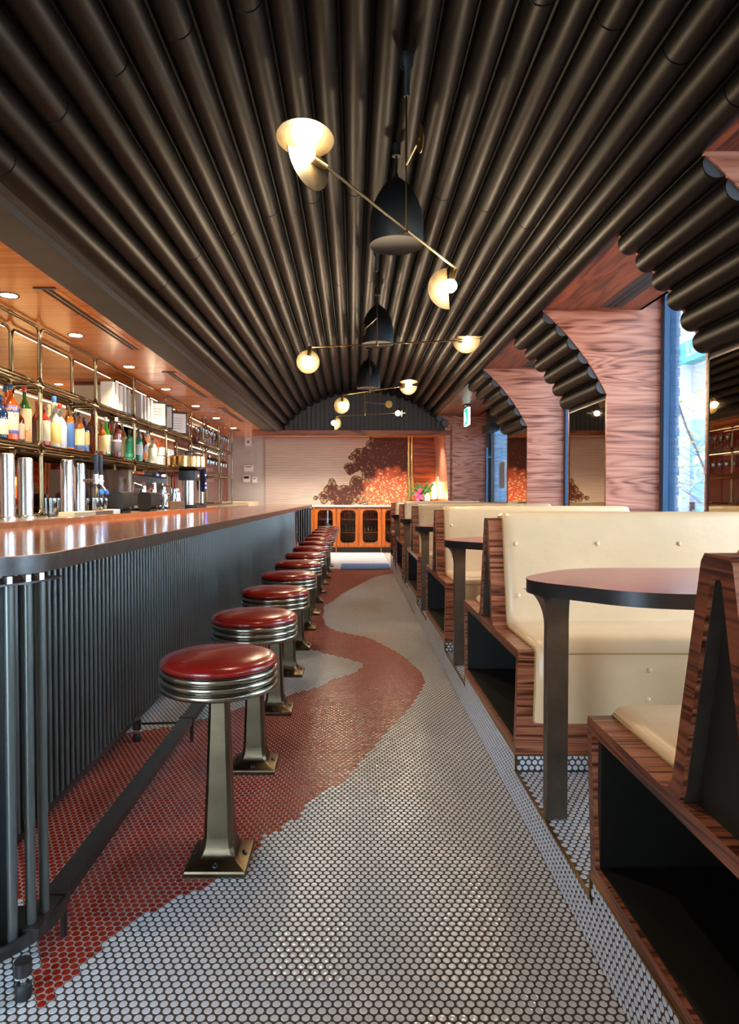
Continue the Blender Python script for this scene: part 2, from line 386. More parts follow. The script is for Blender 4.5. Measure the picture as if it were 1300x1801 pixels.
def tag(o, label, cat=None, group=None, kind=None):
    o['label'] = label
    if cat: o['category'] = cat
    if group: o['group'] = group
    if kind: o['kind'] = kind
    return o
def thing(name, label, cat, loc=(0, 0, 0), rz=0.0, group=None, kind=None):
    o = bpy.data.objects.new(name, None); COL.objects.link(o); o.empty_display_size = 0.1
    o.location = loc; o.rotation_euler = (0, 0, rz)
    return tag(o, label, cat, group, kind)
KIDS = {}
def dup(root, loc, rz=0.0, label=None, group=None):
    def cp(o, par):
        c = o.copy(); COL.objects.link(c)
        if par is not None: c.parent = par
        for ch in [x for x in list(bpy.data.objects) if x.parent is o] if o.name not in KIDS else KIDS[o.name]:
            cp(ch, c)
        return c
    def index(o):
        KIDS[o.name] = [x for x in o.children]
        for x in o.children: index(x)
    if root.name not in KIDS: index(root)
    r = cp(root, None); r.location = loc; r.rotation_euler = (0, 0, rz)
    if label: r['label'] = label
    if group: r['group'] = group
    return r
def text_mesh(name, body, mat, size, M, parent, depth=0.002, align='CENTER'):
    cu = bpy.data.curves.new(name, 'FONT'); cu.body = body; cu.size = size; cu.align_x = align; cu.align_y = 'CENTER'; cu.extrude = depth; cu.resolution_u = 3
    t = bpy.data.objects.new(name, cu); COL.objects.link(t)
    dg = bpy.context.evaluated_depsgraph_get(); dg.update()
    me = bpy.data.meshes.new_from_object(t.evaluated_get(dg)); bpy.data.objects.remove(t); bpy.data.curves.remove(cu)
    me.transform(M); me.materials.clear(); me.materials.append(MAT[mat])
    o = bpy.data.objects.new(name, me); COL.objects.link(o)
    if parent is not None: o.parent = parent
    return o
ORD = ['', 'first', 'second', 'third', 'fourth', 'fifth', 'sixth', 'seventh', 'eighth', 'ninth', 'tenth', 'eleventh', 'twelfth', 'thirteenth', 'fourteenth', 'fifteenth', 'sixteenth']

# ---------------------------------------------------------------- room dimensions
XC, ZC, RT, TR, PA = 0.21, 1.13, 2.20, 0.0705, 3.97   # vault centre, tube-centre radius, tube radius, angular pitch
A0 = -48.9                                             # first tube, by the bar beam
NFULL, NRIB = 23, 6
DEND = 13.1; DBACK = 14.8
ZBAR = 2.52                                            # wood ceiling over the bar
XB0, XB1 = -1.81, -1.49                                # black beam beside the bar ceiling
XG = 2.66                                              # window plane
ZBAY = 2.805
def arc(a, r=RT):
    a = math.radians(a); return (XC + r * math.sin(a), ZC + r * math.cos(a))
AB = A0 + PA * (NFULL - 0.5)                           # where the full-length tubes end (right side)
AE = A0 + PA * (NFULL + NRIB - 0.5)                    # where the rib tubes end
XW, ZW = arc(AE)
RIBS = [(0.5, 1.5), (3.1, 4.1), (5.7, 6.72), (8.3, 9.4)]
XP = 0.628                                             # riser plane of the booth platform
Z1, Z2 = 0.138, 0.20                                   # platform under the tables / under the benches
# ---------------------------------------------------------------- floor of penny tiles
plain('tile_blend', (0.36, 0.34, 0.33), 0.3)
floor = MB().bb(-4.1, 2.9, -2.5, 15.0, -0.12, -0.005).build('floor', 'tile_blend', smooth=0, kind='structure')
tag(floor, 'floor of round penny tiles, white with a winding red shape')
PT = 0.0242; PR = PT * 0.866; TRAD = 0.0097
def poly_mask(x, y, poly):
    ins = np.zeros(x.shape, bool); n = len(poly)
    for i in range(n):
        x0, y0 = poly[i]; x1, y1 = poly[(i + 1) % n]
        if y0 == y1: continue
        c = ((y0 > y) != (y1 > y)) & (x < (x1 - x0) * (y - y0) / (y1 - y0) + x0)
        ins ^= c
    return ins
# outline of the red figure on the floor: read off the photograph on the floor plane
red_px = [(46, 1745), (75, 1768), (112, 1735), (150, 1690), (205, 1640), (250, 1612), (320, 1572), (348, 1566), (361, 1559), (420, 1522), (454, 1489),
          (466, 1468), (493, 1461), (490, 1451), (526, 1437), (537, 1416), (560, 1400), (612, 1365), (640, 1332), (655, 1315), (690, 1276), (720, 1246),
          (740, 1216), (747, 1200), (742, 1183), (715, 1158), (690, 1142), (660, 1127), (641, 1120), (613, 1114), (590, 1109), (573, 1100), (568, 1084),
          (571, 1065), (585, 1058), (604, 1043), (636, 1026), (660, 1014), (692, 1008), (696, 1003), (640, 1002), (580, 1000), (540, 1000)]
red_poly = [floor_at(*p) for p in red_px] + [(-1.6, 10.9), (-1.6, 4.9)]
hole_px = [(639, 1172), (622, 1184), (580, 1197), (576, 1203), (548, 1212), (520, 1219), (497, 1226), (430, 1243), (371, 1261), (340, 1268), (300, 1278), (260, 1284), (205, 1291)]
hole_px2 = [(531, 1138), (548, 1142), (571, 1149), (613, 1159), (636, 1166)]
hp = [floor_at(*p) for p in hole_px]
hole_poly = hp + [(-1.7, hp[-1][1] - 0.02), (-1.7, 5.2), (-1.0, 5.15), (-0.62, 5.2)] + [floor_at(*p) for p in hole_px2]
fl = floor_at(46, 1745); red_poly = red_poly + [(-1.6, fl[1] + 0.55), (-0.95, fl[1] + 0.35), (fl[0] - 0.02, fl[1] + 0.1)]
ys = np.arange(1.20, 14.45, PR); rows = []
for j, y in enumerate(ys):
    x = np.arange(-1.32, XP + 0.03, PT) + (PT / 2 if j % 2 else 0.0)
    x = x[x < XP + 0.009]
    rows.append(np.stack([x, np.full(x.shape, y)], 1))
TL = np.concatenate(rows)
is_red = poly_mask(TL[:, 0], TL[:, 1], red_poly) & ~poly_mask(TL[:, 0], TL[:, 1], hole_poly)
def ring_template(n, prof):
    """disc-like tile: rings (radius, height) from the outside in, closed by one cap"""
    v = []; f = []
    for r, z in prof:
        v += [(r * math.cos(2 * math.pi * (k + .5) / n), r * math.sin(2 * math.pi * (k + .5) / n), z) for k in range(n)]
    m = len(prof)
    for i in range(m - 1):
        f += [(i * n + k, i * n + (k + 1) % n, (i + 1) * n + (k + 1) % n, (i + 1) * n + k) for k in range(n)]
    f.append(tuple((m - 1) * n + k for k in range(n)))
    return np.array(v), f
def scatter(name, tmpl, pos, mat, parent, frame=None, kind='stuff', matidx=None, smooth=False):
    """many copies of a small tile joined into one part; pos (N,3), frame = (ux, uy, un) axes"""
    tv, tf = tmpl; N = len(pos)
    if N == 0: return None
    fr = np.eye(3) if frame is None else np.array(frame)
    V = (tv @ fr)[None, :, :] + np.asarray(pos)[:, None, :]
    nv = len(tv)
    sizes = np.array([len(q) for q in tf]); flat = np.concatenate([np.array(q) for q in tf])
    loops = (flat[None, :] + (np.arange(N) * nv)[:, None]).reshape(-1)
    tot = np.tile(sizes, N); starts = np.concatenate([[0], np.cumsum(tot)[:-1]])
    me = bpy.data.meshes.new(name)
    me.vertices.add(N * nv); me.vertices.foreach_set('co', V.reshape(-1).astype(np.float32))
    me.loops.add(len(loops)); me.loops.foreach_set('vertex_index', loops.astype(np.int32))
    me.polygons.add(len(tot)); me.polygons.foreach_set('loop_start', starts.astype(np.int32)); me.polygons.foreach_set('loop_total', tot.astype(np.int32))
    for mm in (mat if isinstance(mat, (list, tuple)) else [mat]): me.materials.append(MAT[mm])
    if matidx is not None: me.polygons.foreach_set('material_index', np.repeat(matidx, len(tf)).astype(np.int32))
    me.update(calc_edges=True); me.validate()
    if smooth: me.shade_smooth()
    o = bpy.data.objects.new(name, me); COL.objects.link(o); o.parent = parent
    if kind: o['kind'] = kind
    return o
T_NEAR = ring_template(14, [(TRAD, -0.003), (TRAD, -0.0008), (TRAD * 0.93, 0.0), (TRAD * 0.72, -0.0003)])
T_MID = ring_template(10, [(TRAD, -0.003), (TRAD, -0.0008), (TRAD * 0.93, 0.0), (TRAD * 0.72, -0.0003)])
T_FAR = ring_template(8, [(TRAD * 1.02, -0.003), (TRAD * 0.96, 0.0)])
HEX = ring_template(6, [(PT / math.sqrt(3) * 1.003, -0.0012)])
HEXR = (HEX[0].copy(), HEX[1])
a = math.radians(0); HEXR = (HEX[0] @ np.array([[math.cos(a), math.sin(a), 0], [-math.sin(a), math.cos(a), 0], [0, 0, 1]]), HEX[1])
P3 = np.concatenate([TL, np.zeros((len(TL), 1))], 1)
scatter('grout', HEXR, P3, ['grout_dark', 'grout_light'], floor, matidx=is_red.astype(int))
# the 300 tiles that show largest are objects of their own
pxx = VPX + TL[:, 0] * F / TL[:, 1]; pyy = HZ + H * F / TL[:, 1]
seen = (pxx > 8) & (pxx < 1120) & (pyy < 1798)
order = np.argsort(TL[:, 1] + (~seen) * 100); pick = np.zeros(len(TL), bool); pick[order[:300]] = True
def single_mesh(name, tmpl, mat):
    me = bpy.data.meshes.new(name); me.from_pydata([tuple(p) for p in tmpl[0]], [], tmpl[1]); me.materials.append(MAT[mat]); return me
grow = lambda t: (t[0] * np.array([1.11, 1.11, 1.0]), t[1])        # the red tiles sit closer together
mw, mr = single_mesh('penny_tile', T_NEAR, 'tile_white'), single_mesh('penny_tile', grow(T_NEAR), 'tile_red')
for i in np.where(pick)[0]:
    o = bpy.data.objects.new('penny_tile', mr if is_red[i] else mw); COL.objects.link(o); o.parent = floor; o.location = P3[i]
D = TL[:, 1]
for nm, tm, sel in (('penny_tiles_near', T_NEAR, (D < 2.6)), ('penny_tiles_middle', T_MID, (D >= 2.6) & (D < 6.0)), ('penny_tiles_far', T_FAR, D >= 6.0)):
    s = sel & ~pick
    scatter(nm, tm, P3[s & ~is_red], 'tile_white', floor)
    scatter('red_' + nm, grow(tm), P3[s & is_red], 'tile_red', floor)

# ---------------------------------------------------------------- booth platform
BENCH_C = [1.14 + 1.985 * k for k in range(5)]          # centres of the double benches along the room
LAST_C = 1.14 + 1.985 * 5
BH = 0.585                                               # half depth of a bench at its foot
plat = MB()
plat.bb(XP + 0.0015, 2.9, -0.6, LAST_C + 0.16, 0, Z1 - 0.0012)
for c in BENCH_C: plat.bb(XP + 0.0015, 2.3, c - BH, c + BH, Z1 - 0.006, Z2 - 0.003)
plat.bb(XP + 0.0015, 2.3, LAST_C - BH, LAST_C + 0.14, Z1 - 0.006, Z2 - 0.003)
platform = plat.build('platform', 'grout_dark', smooth=0, kind='structure')
tag(platform, 'raised booth platform faced with white penny tiles and brass edging')
# riser tiles (face -X)
fr_x = [(0, 1, 0), (0, 0, 1), (-1, 0, 0)]
ry = np.arange(0.9, LAST_C + 0.12, PT); riser = []
for j in range(9):
    z = 0.012 + j * PR
    if z > Z2 - 0.010: break
    y = ry + (PT / 2 if j % 2 else 0)
    onb = np.zeros(y.shape, bool)
    for c in BENCH_C: onb |= np.abs(y - c) < BH - 0.008
    onb |= (y > LAST_C - BH + 0.008) & (y < LAST_C + 0.13)
    y = y[onb | (z < Z1 - 0.012)]
    riser.append(np.stack([np.full(y.shape, XP), y, np.full(y.shape, z)], 1))
RS = np.concatenate(riser)
seen = (VPX + RS[:, 0] * F / RS[:, 1] < 1299) & (HZ + (H - RS[:, 2]) * F / RS[:, 1] < 1800)
order = np.argsort(RS[:, 1] + (~seen) * 100); pk = np.zeros(len(RS), bool); pk[order[:150]] = True
TR_NEAR = ((T_NEAR[0] @ np.array(fr_x)), T_NEAR[1])
mx = single_mesh('penny_tile', TR_NEAR, 'tile_white')
for i in np.where(pk)[0]:
    o = bpy.data.objects.new('penny_tile', mx); COL.objects.link(o); o.parent = platform; o.location = RS[i]
nearr = RS[:, 1] < 4.5
scatter('riser_tiles_near', T_NEAR, RS[~pk & nearr], 'tile_white', platform, frame=fr_x)
scatter('riser_tiles_far', T_FAR, RS[~pk & ~nearr], 'tile_white', platform, frame=fr_x)
# platform top between the benches, and the low step front under each bench front
zones = [(BENCH_C[k] + BH, BENCH_C[k + 1] - BH) for k in range(4)] + [(BENCH_C[4] + BH, LAST_C - BH)]
tops = []; fronts = []
for (y0, y1) in zones:
    for j, y in enumerate(np.arange(y0 + 0.013, y1 - 0.008, PR)):
        x = np.arange(XP + 0.016, 1.55, PT) + (PT / 2 if j % 2 else 0)
        tops.append(np.stack([x, np.full(x.shape, y), np.full(x.shape, Z1)], 1))
    for j in range(3):
        z = Z1 + 0.010 + j * PR
        if z > Z2 - 0.006: break
        x = np.arange(XP + 0.016, 1.55, PT) + (PT / 2 if j % 2 else 0)
        fronts.append(np.stack([x, np.full(x.shape, y1 - 0.002), np.full(x.shape, z)], 1))
TP = np.concatenate(tops); FR = np.concatenate(fronts)
vis_top = (TP[:, 1] < 2.45) & (TP[:, 0] * F / TP[:, 1] + VPX < 1048)
order = np.argsort(-TP[:, 1] * 0 + TP[:, 1] + (~vis_top) * 100); pk = np.zeros(len(TP), bool); pk[order[:110]] = True
for i in np.where(pk)[0]:
    o = bpy.data.objects.new('penny_tile', mw); COL.objects.link(o); o.parent = platform; o.location = TP[i]
nr = TP[:, 1] < 2.6
scatter('step_tiles_near', T_NEAR, TP[~pk & nr], 'tile_white', platform)
scatter('step_tiles_far', T_FAR, TP[~pk & ~nr], 'tile_white', platform)
fr_y = [(1, 0, 0), (0, 0, 1), (0, -1, 0)]
big = (FR[:, 1] < 2.7) & (FR[:, 0] < 1.02)
mf = single_mesh('penny_tile', ((T_NEAR[0] @ np.array(fr_y)), T_NEAR[1]), 'tile_white')
for i in np.where(big)[0][:40]:
    o = bpy.data.objects.new('penny_tile', mf); COL.objects.link(o); o.parent = platform; o.location = FR[i]
left = np.ones(len(FR), bool); left[np.where(big)[0][:40]] = False
scatter('step_front_tiles', T_MID, FR[left], 'tile_white', platform, frame=fr_y)
e = MB()
for (y0, y1) in zones:
    e.bb(XP - 0.003, XP + 0.006, y0, y1, Z1 - 0.004, Z1 + 0.001)
    e.bb(XP - 0.003, XP + 0.006, y1 - 0.006, y1 + 0.002, Z1, Z2)
    e.bb(XP - 0.003, XP + 0.006, y0 - 0.002, y0 + 0.006, Z1, Z2)
    e.bb(XP, 2.1, y1 - 0.005, y1 + 0.002, Z2 - 0.005, Z2 + 0.001)
for c in BENCH_C: e.bb(XP - 0.004, XP + 0.006, c - BH, c + BH, Z2 - 0.005, Z2)
e.build('edge_trim', 'brass_dark', platform, smooth=0)

# ---------------------------------------------------------------- vault: black shell and long tubes
sh = MB(); N_ = 40; a_s, a_e = A0 - PA * 0.9, AB + 0.3
ring = []
for i in range(N_ + 1):
    t = a_s + (a_e - a_s) * i / N_; ring.append(arc(t, RT + 0.02))
outer = [arc(a_s + (a_e - a_s) * i / N_, RT + 0.10) for i in range(N_ + 1)]
for i in range(N_):
    sh.prism([ring[i], ring[i + 1], outer[i + 1], outer[i]], -1.2, DEND + 0.05, 'Y')
ceiling = sh.build('ceiling', 'vault_black', smooth=0, kind='structure')
tag(ceiling, 'barrel vault lined with long matt black tubes')
def tube_mesh(L):
    b = MB(); b.cyl((0, 0, 0), (0, L, 0), TR, 28)
    b2 = MB(); n = 28
    prof = [(TR - 0.004, 0.0), (TR, 0.003), (TR, L - 0.003), (TR - 0.004, L)]
    rings = [[(r * math.cos(2 * math.pi * k / n), y, r * math.sin(2 * math.pi * k / n)) for k in range(n)] for r, y in prof]
    b2.loft(rings); return b2
SEG = 3.66; cache = {}
for k in range(NFULL):
    cx, cz = arc(A0 + PA * k)
    off = 2.72 if k % 2 == 0 else 4.55
    cuts = [-1.1] + [off + SEG * i for i in range(-1, 4) if -0.8 < off + SEG * i < DEND - 0.15] + [DEND]
    for y0, y1 in zip(cuts[:-1], cuts[1:]):
        L = round(y1 - y0 - 0.004, 4)
        if L not in cache:
            o = tube_mesh(L).build('ceiling_tube', 'tube_black', ceiling, smooth=30); cache[L] = o
        else:
            o = cache[L].copy(); COL.objects.link(o)
        o.location = (cx, y0, cz)
# flat black gable at the far end of the vault, boarded
gz = 2.515
yb = DEND
gable = MB().bb(-2.0, 2.0, yb + 0.03, yb + 0.07, gz, 3.45).build('gable_board', 'vault_black', ceiling, smooth=0)
boards = MB(); x = -1.36
plain('gable_grey', (0.050, 0.046, 0.042), 0.55)
gb0 = None
while x < 1.93:
    w = 0.088
    zt = ZC + math.sqrt(max(0.01, (RT + 0.05) ** 2 - (x + w / 2 - XC) ** 2))
    zt = min(zt, 3.36)
    if zt > gz + 0.05:
        MB().bb(x, x + w - 0.010, yb + 0.012, yb + 0.03, gz, zt).build('gable_slat', 'gable_grey', ceiling, smooth=0)
    x += w
# black beam beside the bar ceiling
beam = MB().prism([(XB0, ZBAR - 0.01), (XB1 + 0.02, ZBAR - 0.01), (XB1 + 0.035, ZBAR + 0.02), (XB1 - 0.02, ZBAR + 0.12), (XB1 - 0.02, 3.1), (XB0, 3.1)], -1.2, DEND, 'Y')
bm_o = beam.build('trim_1', 'beam_black', smooth=0, kind='structure'); tag(bm_o, 'long black beam between the bar ceiling and the tubes')
# wood ceiling over the bar and over the far passage
cb = MB().bb(-4.0, XB0, -1.2, DEND + 0.02, ZBAR, ZBAR + 0.3).bb(-4.0, 2.1, DEND + 0.08, DBACK + 0.2, ZBAR + 0.005, ZBAR + 0.3).build('ceiling', 'wood_bar_ceiling', smooth=0, kind='structure')
tag(cb, 'glossy orange wood ceiling over the bar')
lip = MB().bb(-2.0, 1.93, DEND - 0.03, DEND + 0.08, ZBAR - 0.105, ZBAR - 0.004).build('trim_2', 'wood_red', smooth=0, kind='structure'); tag(lip, 'wood lip below the black gable')
# ---------------------------------------------------------------- right wall: window bays between curved ribs
def rib_poly(d=0.0, a0=AB, x1=XG + 0.02, zt=3.3, zb=0.0):
    p = [(x1, zb), (x1, zt), (arc(a0, RT - d)[0] + 0.02, zt), arc(a0, RT - d)]
    for i in range(1, 13): p.append(arc(a0 + (AE - a0) * i / 12, RT - d))
    p.append((XW - d, zb)); return p
stub = {}
wall_lbl = {0: 'curved wood rib before the second window', 1: 'curved wood rib carrying a mirror, before the window with the brick view', 2: 'curved wood rib between the brick window and the narrow window', 3: 'curved wood rib beside the street door'}
for i, (y0, y1) in enumerate(RIBS):
    core = MB().prism(rib_poly(0.0), y0 + 0.02, y1 - 0.02, 'Y').build('wall_right', 'vault_black', smooth=0, kind='structure')
    tag(core, wall_lbl[i])
    for (a_, b_) in ((y0, y0 + 0.02), (y1 - 0.02, y1)):
        MB().prism(rib_poly(0.012), a_, b_, 'Y').build('wood_panel', 'wood_panel', core, smooth=0)
    MB().bb(XW - 0.006, XW + 0.004, y0 + 0.035, y1 - 0.035, 0.25, ZW - 0.045).build('mirror_panel', 'mirror_bronze', core, smooth=0)
    ft = MB()
    for yy in (y0 + 0.028, y1 - 0.028): ft.bb(XW - 0.010, XW + 0.002, yy - 0.007, yy + 0.007, 0.25, ZW - 0.03)
    ft.bb(XW - 0.010, XW + 0.002, y0 + 0.02, y1 - 0.02, ZW - 0.045, ZW - 0.033)
    ft.build('mirror_frame', 'rail_metal', core, smooth=0)
    for k in range(NFULL, NFULL + NRIB):
        cx, cz = arc(A0 + PA * k)
        L = round(y1 - y0 - 0.016, 3)
        if L not in stub:
            tb = MB(); n = 28
            rings = [[(r * math.cos(2 * math.pi * q / n), y, r * math.sin(2 * math.pi * q / n)) for q in range(n)] for r, y in ((TR - .003, 0), (TR, .004), (TR, L - .004), (TR - .003, L))]
            tb.loft(rings, cap=False); o = tb.build('ceiling_tube', 'tube_black', core, smooth=30)
            cp = MB().cyl((0, 0.004, 0), (0, 0.010, 0), TR - 0.006, 28).cyl((0, L - 0.010, 0), (0, L - 0.004, 0), TR - 0.006, 28).build('tube_cap', 'tube_cap', o, smooth=30)
            stub[L] = (o, cp)
        else:
            o = stub[L][0].copy(); COL.objects.link(o); o.parent = core
            cp = stub[L][1].copy(); COL.objects.link(cp); cp.parent = o
        o.location = (cx, y0 + 0.008, cz)
# end face of the right wall beside the passage
eface = [(XG + 0.02, 0), (XG + 0.02, 3.3), (arc(AB)[0], 3.3), arc(AB), arc(AB + 3), arc(AB + 6), (1.93, 0)]
ew = MB().prism(eface, DEND, DBACK + 0.1, 'Y').build('wall_right', 'wood_panel', smooth=0, kind='structure'); tag(ew, 'wood end wall beside the passage and the street door')
MB().prism([(1.925, 0), (1.925, 2.62), (1.955, 2.62), (1.955, 0)], DEND - 0.012, DEND, 'Y').build('edge_strip', 'wood_red', ew, smooth=0)
# two short tube ends above the end face
for k in (NFULL, NFULL + 1):
    cx, cz = arc(A0 + PA * k)
    o = MB().cyl((0, -0.06, 0), (0, 0.0, 0), TR, 28).build('ceiling_tube', 'tube_black', ew, smooth=30); o.location = (cx, DEND, cz)
    MB().cyl((0, -0.066, 0), (0, -0.06, 0), TR - 0.006, 28).build('tube_cap', 'tube_cap', o, smooth=30)
# ceilings of the bays, window pockets, sills
XH = 2.476; ZT = 3.16
BAYS = [(-1.2, 0.5), (1.5, 3.1), (4.1, 5.7), (6.72, 8.3), (9.4, DEND)]
for i, (y0, y1) in enumerate(BAYS):
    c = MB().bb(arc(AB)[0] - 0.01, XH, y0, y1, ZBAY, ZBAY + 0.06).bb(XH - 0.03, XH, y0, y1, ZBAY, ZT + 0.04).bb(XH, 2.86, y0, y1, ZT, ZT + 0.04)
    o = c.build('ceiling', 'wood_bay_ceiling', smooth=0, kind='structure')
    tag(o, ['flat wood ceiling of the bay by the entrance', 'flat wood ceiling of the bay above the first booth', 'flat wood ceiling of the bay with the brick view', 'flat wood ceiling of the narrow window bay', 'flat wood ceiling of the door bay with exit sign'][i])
    s = MB().bb(XW, XG + 0.05, y0, y1, 0.10, 0.50).build('window_sill', 'wood_panel', o, smooth=0) if i < 4 else MB().bb(XW, XG + 0.05, y0, 11.0, 0.10, 0.50).build('window_sill', 'wood_panel', o, smooth=0)
def vent(name, x0, x1, y0, y1, z, label):
    r = thing(name, label, 'vent', ((x0 + x1) / 2, (y0 + y1) / 2, z))
    hx, hy = (x1 - x0) / 2, (y1 - y0) / 2
    MB().bb(-hx, hx, -hy, hy, -0.004, 0.0).build('frame', 'beam_black' if x0 > 0 else 'wood_bar_ceiling', r, smooth=0)
    for sx in (-0.28, 0.28):
        MB().bb(hx * (sx - 0.19), hx * (sx + 0.19), -hy + 0.02, hy - 0.02, -0.005, -0.003).build('slot', 'vault_black', r, smooth=0)
    MB().bb(-hx, hx, -hy - 0.02, -hy, -0.008, 0.0).build('end_bar', 'dark_metal', r, smooth=0)
    return r
vent('air_vent', 2.08, 2.26, 4.3, 5.62, ZBAY, 'slot air vent in the wood bay ceiling by the brick view')
vent('air_vent', 2.08, 2.26, 7.0, 8.2, ZBAY, 'slot air vent in the wood ceiling of the narrow window bay')
vent('air_vent', 2.0, 2.18, 9.8, 10.9, ZBAY, 'slot air vent in the door bay ceiling by the exit sign')
vent('air_vent', -2.02, -1.88, 4.20, 5.95, ZBAR, 'longest slot air vent in the bar ceiling, farthest from the mural wall')
vent('air_vent', -2.02, -1.88, 7.0, 8.75, ZBAR, 'slot air vent midway along the bar ceiling')
vent('air_vent', -2.02, -1.88, 9.8, 11.6, ZBAR, 'slot air vent in the bar ceiling close to the pale wall with thermostats')
def window(n, y0, y1, z0, z1, label, mullions=()):
    o = thing('window_%d' % n, label, None, (XG + 0.03, (y0 + y1) / 2, z0), kind='structure')
    h = (y1 - y0) / 2; zz = z1 - z0
    for yy in (-h + 0.035, h - 0.035) + tuple(mullions): MB().bb(-0.05, 0.05, yy - 0.035, yy + 0.035, 0, zz).build('window_frame', 'window_blue', o, smooth=0)
    for za in (0.0, zz - 0.06): MB().bb(-0.05, 0.05, -h + .07, h - .07, za, za + 0.06).build('window_rail', 'window_blue', o, smooth=0)
    MB().bb(-0.005, 0.005, -h + .07, h - .07, 0.06, zz - 0.06).build('glass', 'pane', o, smooth=0)
    return o
window(1, 1.5, 3.1, 0.5, ZT, 'blue framed window above the first booth')
window(2, 4.1, 5.7, 0.5, ZT, 'tall blue framed window looking onto blue brick and a white building')
window(3, 6.72, 8.3, 0.5, ZT, 'tall blue framed window between two mirrored ribs')
window(4, 9.4, 11.0, 0.5, ZT, 'blue framed window beside the street door')
window(5, -1.2, 0.5, 0.5, ZT, 'blue framed window nearest the entrance')
# street door
d = thing('door_1', 'dark framed glass street door with tall pull handle', None, (XG + 0.03, 12.0, 0.0), kind='structure')
for yy, w in ((-0.94, 0.10), (0.94, 0.10)): MB().bb(-0.06, 0.06, yy - w / 2, yy + w / 2, 0, 2.9).build('door_post', 'window_blue', d, smooth=0)
MB().bb(-0.06, 0.06, -1.0, 1.0, 2.55, 3.2).build('door_header', 'window_blue', d, smooth=0)
for yy in (-0.84, 0.84): MB().bb(-0.03, 0.03, yy - 0.05, yy + 0.05, 0.0, 2.55).build('door_stile', 'black_plastic', d, smooth=0)
MB().bb(-0.03, 0.03, -0.8, 0.8, 0.0, 0.25).build('door_rail', 'black_plastic', d, smooth=0)
MB().bb(-0.03, 0.03, -0.8, 0.8, 2.45, 2.55).build('door_rail', 'black_plastic', d, smooth=0)
MB().bb(-0.005, 0.005, -0.8, 0.8, 0.25, 2.45).build('glass', 'pane', d, smooth=0)
hd = MB().rbox(-0.16, -0.12, 0.66, 0.70, 0.75, 2.15, 0.012); hd.bb(-0.13, -0.03, 0.67, 0.69, 0.9, 0.93).bb(-0.13, -0.03, 0.67, 0.69, 1.95, 1.98)
hd.build('pull_handle', 'window_blue', d)
MB().bb(-0.20, -0.03, 0.15, 0.80, 2.42, 2.56).build('door_closer', 'black_plastic', d, smooth=0)
MB().bb(0.004, 0.010, -0.25, 0.25, 1.35, 1.85).build('door_notice', 'paper', d, smooth=0)
fill = MB().bb(XG - 0.03, XG + 0.1, 13.0, DEND, 0, 3.2).build('trim_3', 'window_blue', smooth=0, kind='structure'); tag(fill, 'dark post beside the street door')
# ---------------------------------------------------------------- far wall with the mural
K = (DBACK - 0.02) / F
wb = MB().bb(-4.0, 2.0, DBACK, DBACK + 0.12, 0, 2.9).build('wall_back', 'mural_plain', smooth=0, kind='structure'); tag(wb, 'pale far wall behind the mural')
mx0, mx1 = (467 - VPX) * K, (716 - VPX) * K
MB().bb(mx0, mx1, DBACK - 0.035, DBACK, 0.9, ZBAR).build('mural_panel', 'mural', wb, smooth=0)['label'] = 'cream ribbed mural with dark red foliage and coral lamp glow painted in'
for x0, x1, m in ((1.20, 1.262, 'brass'), (1.275, 1.335, 'brass')): MB().rbox(x0, x1, DBACK - 0.06, DBACK, 0.9, ZBAR, 0.02).build('brass_pilaster', m, wb)
MB().bb(1.345, 1.83, DBACK - 0.03, DBACK, 0.9, ZBAR).build('wood_infill', 'wood_red', wb, smooth=0)
MB().bb(1.835, 1.86, DBACK - 0.05, DBACK, 0.9, ZBAR).build('brass_strip', 'brass', wb, smooth=0)
MB().bb(1.86, 1.93, DBACK - 0.03, DBACK, 0.9, ZBAR).build('wood_infill', 'wood_red', wb, smooth=0)
ret = MB().bb(1.915, 1.93, DEND + 0.08, DBACK - 0.02, 0, ZBAR).build('trim_4', 'wood_red', smooth=0, kind='structure'); tag(ret, 'reddish wood return wall beside the candle lamps')
def wallbox(name, px, py, w, h, lab, cat, screen=None):
    c = at(px, py, DBACK)
    o = thing(name, lab, cat, (c.x, DBACK, c.z - h / 2))
    MB().rbox(-w / 2, w / 2, -0.035, 0, 0, h, 0.012, axis=1).build('housing', 'white_plastic', o)
    if screen: MB().bb(-w * screen[0], w * screen[0], -0.038, -0.034, h * screen[1], h * screen[2]).build('screen', 'black_plastic', o, smooth=0)
    return o
wallbox('wall_speaker', 437, 777, 0.15, 0.19, 'small white wall speaker box high on the pale wall', 'speaker', (0.12, 0.35, 0.6))
wallbox('thermostat', 437.5, 824, 0.20, 0.13, 'white rounded wall controller above the two thermostats', 'thermostat', (0.34, 0.72, 0.84))
wallbox('thermostat', 434, 842, 0.155, 0.15, 'white thermostat with a wide dark screen', 'thermostat', (0.38, 0.5, 0.88))
wallbox('thermostat', 448.5, 844, 0.11, 0.125, 'narrow white wall switch beside the thermostat', 'switch', (0.15, 0.62, 0.82))
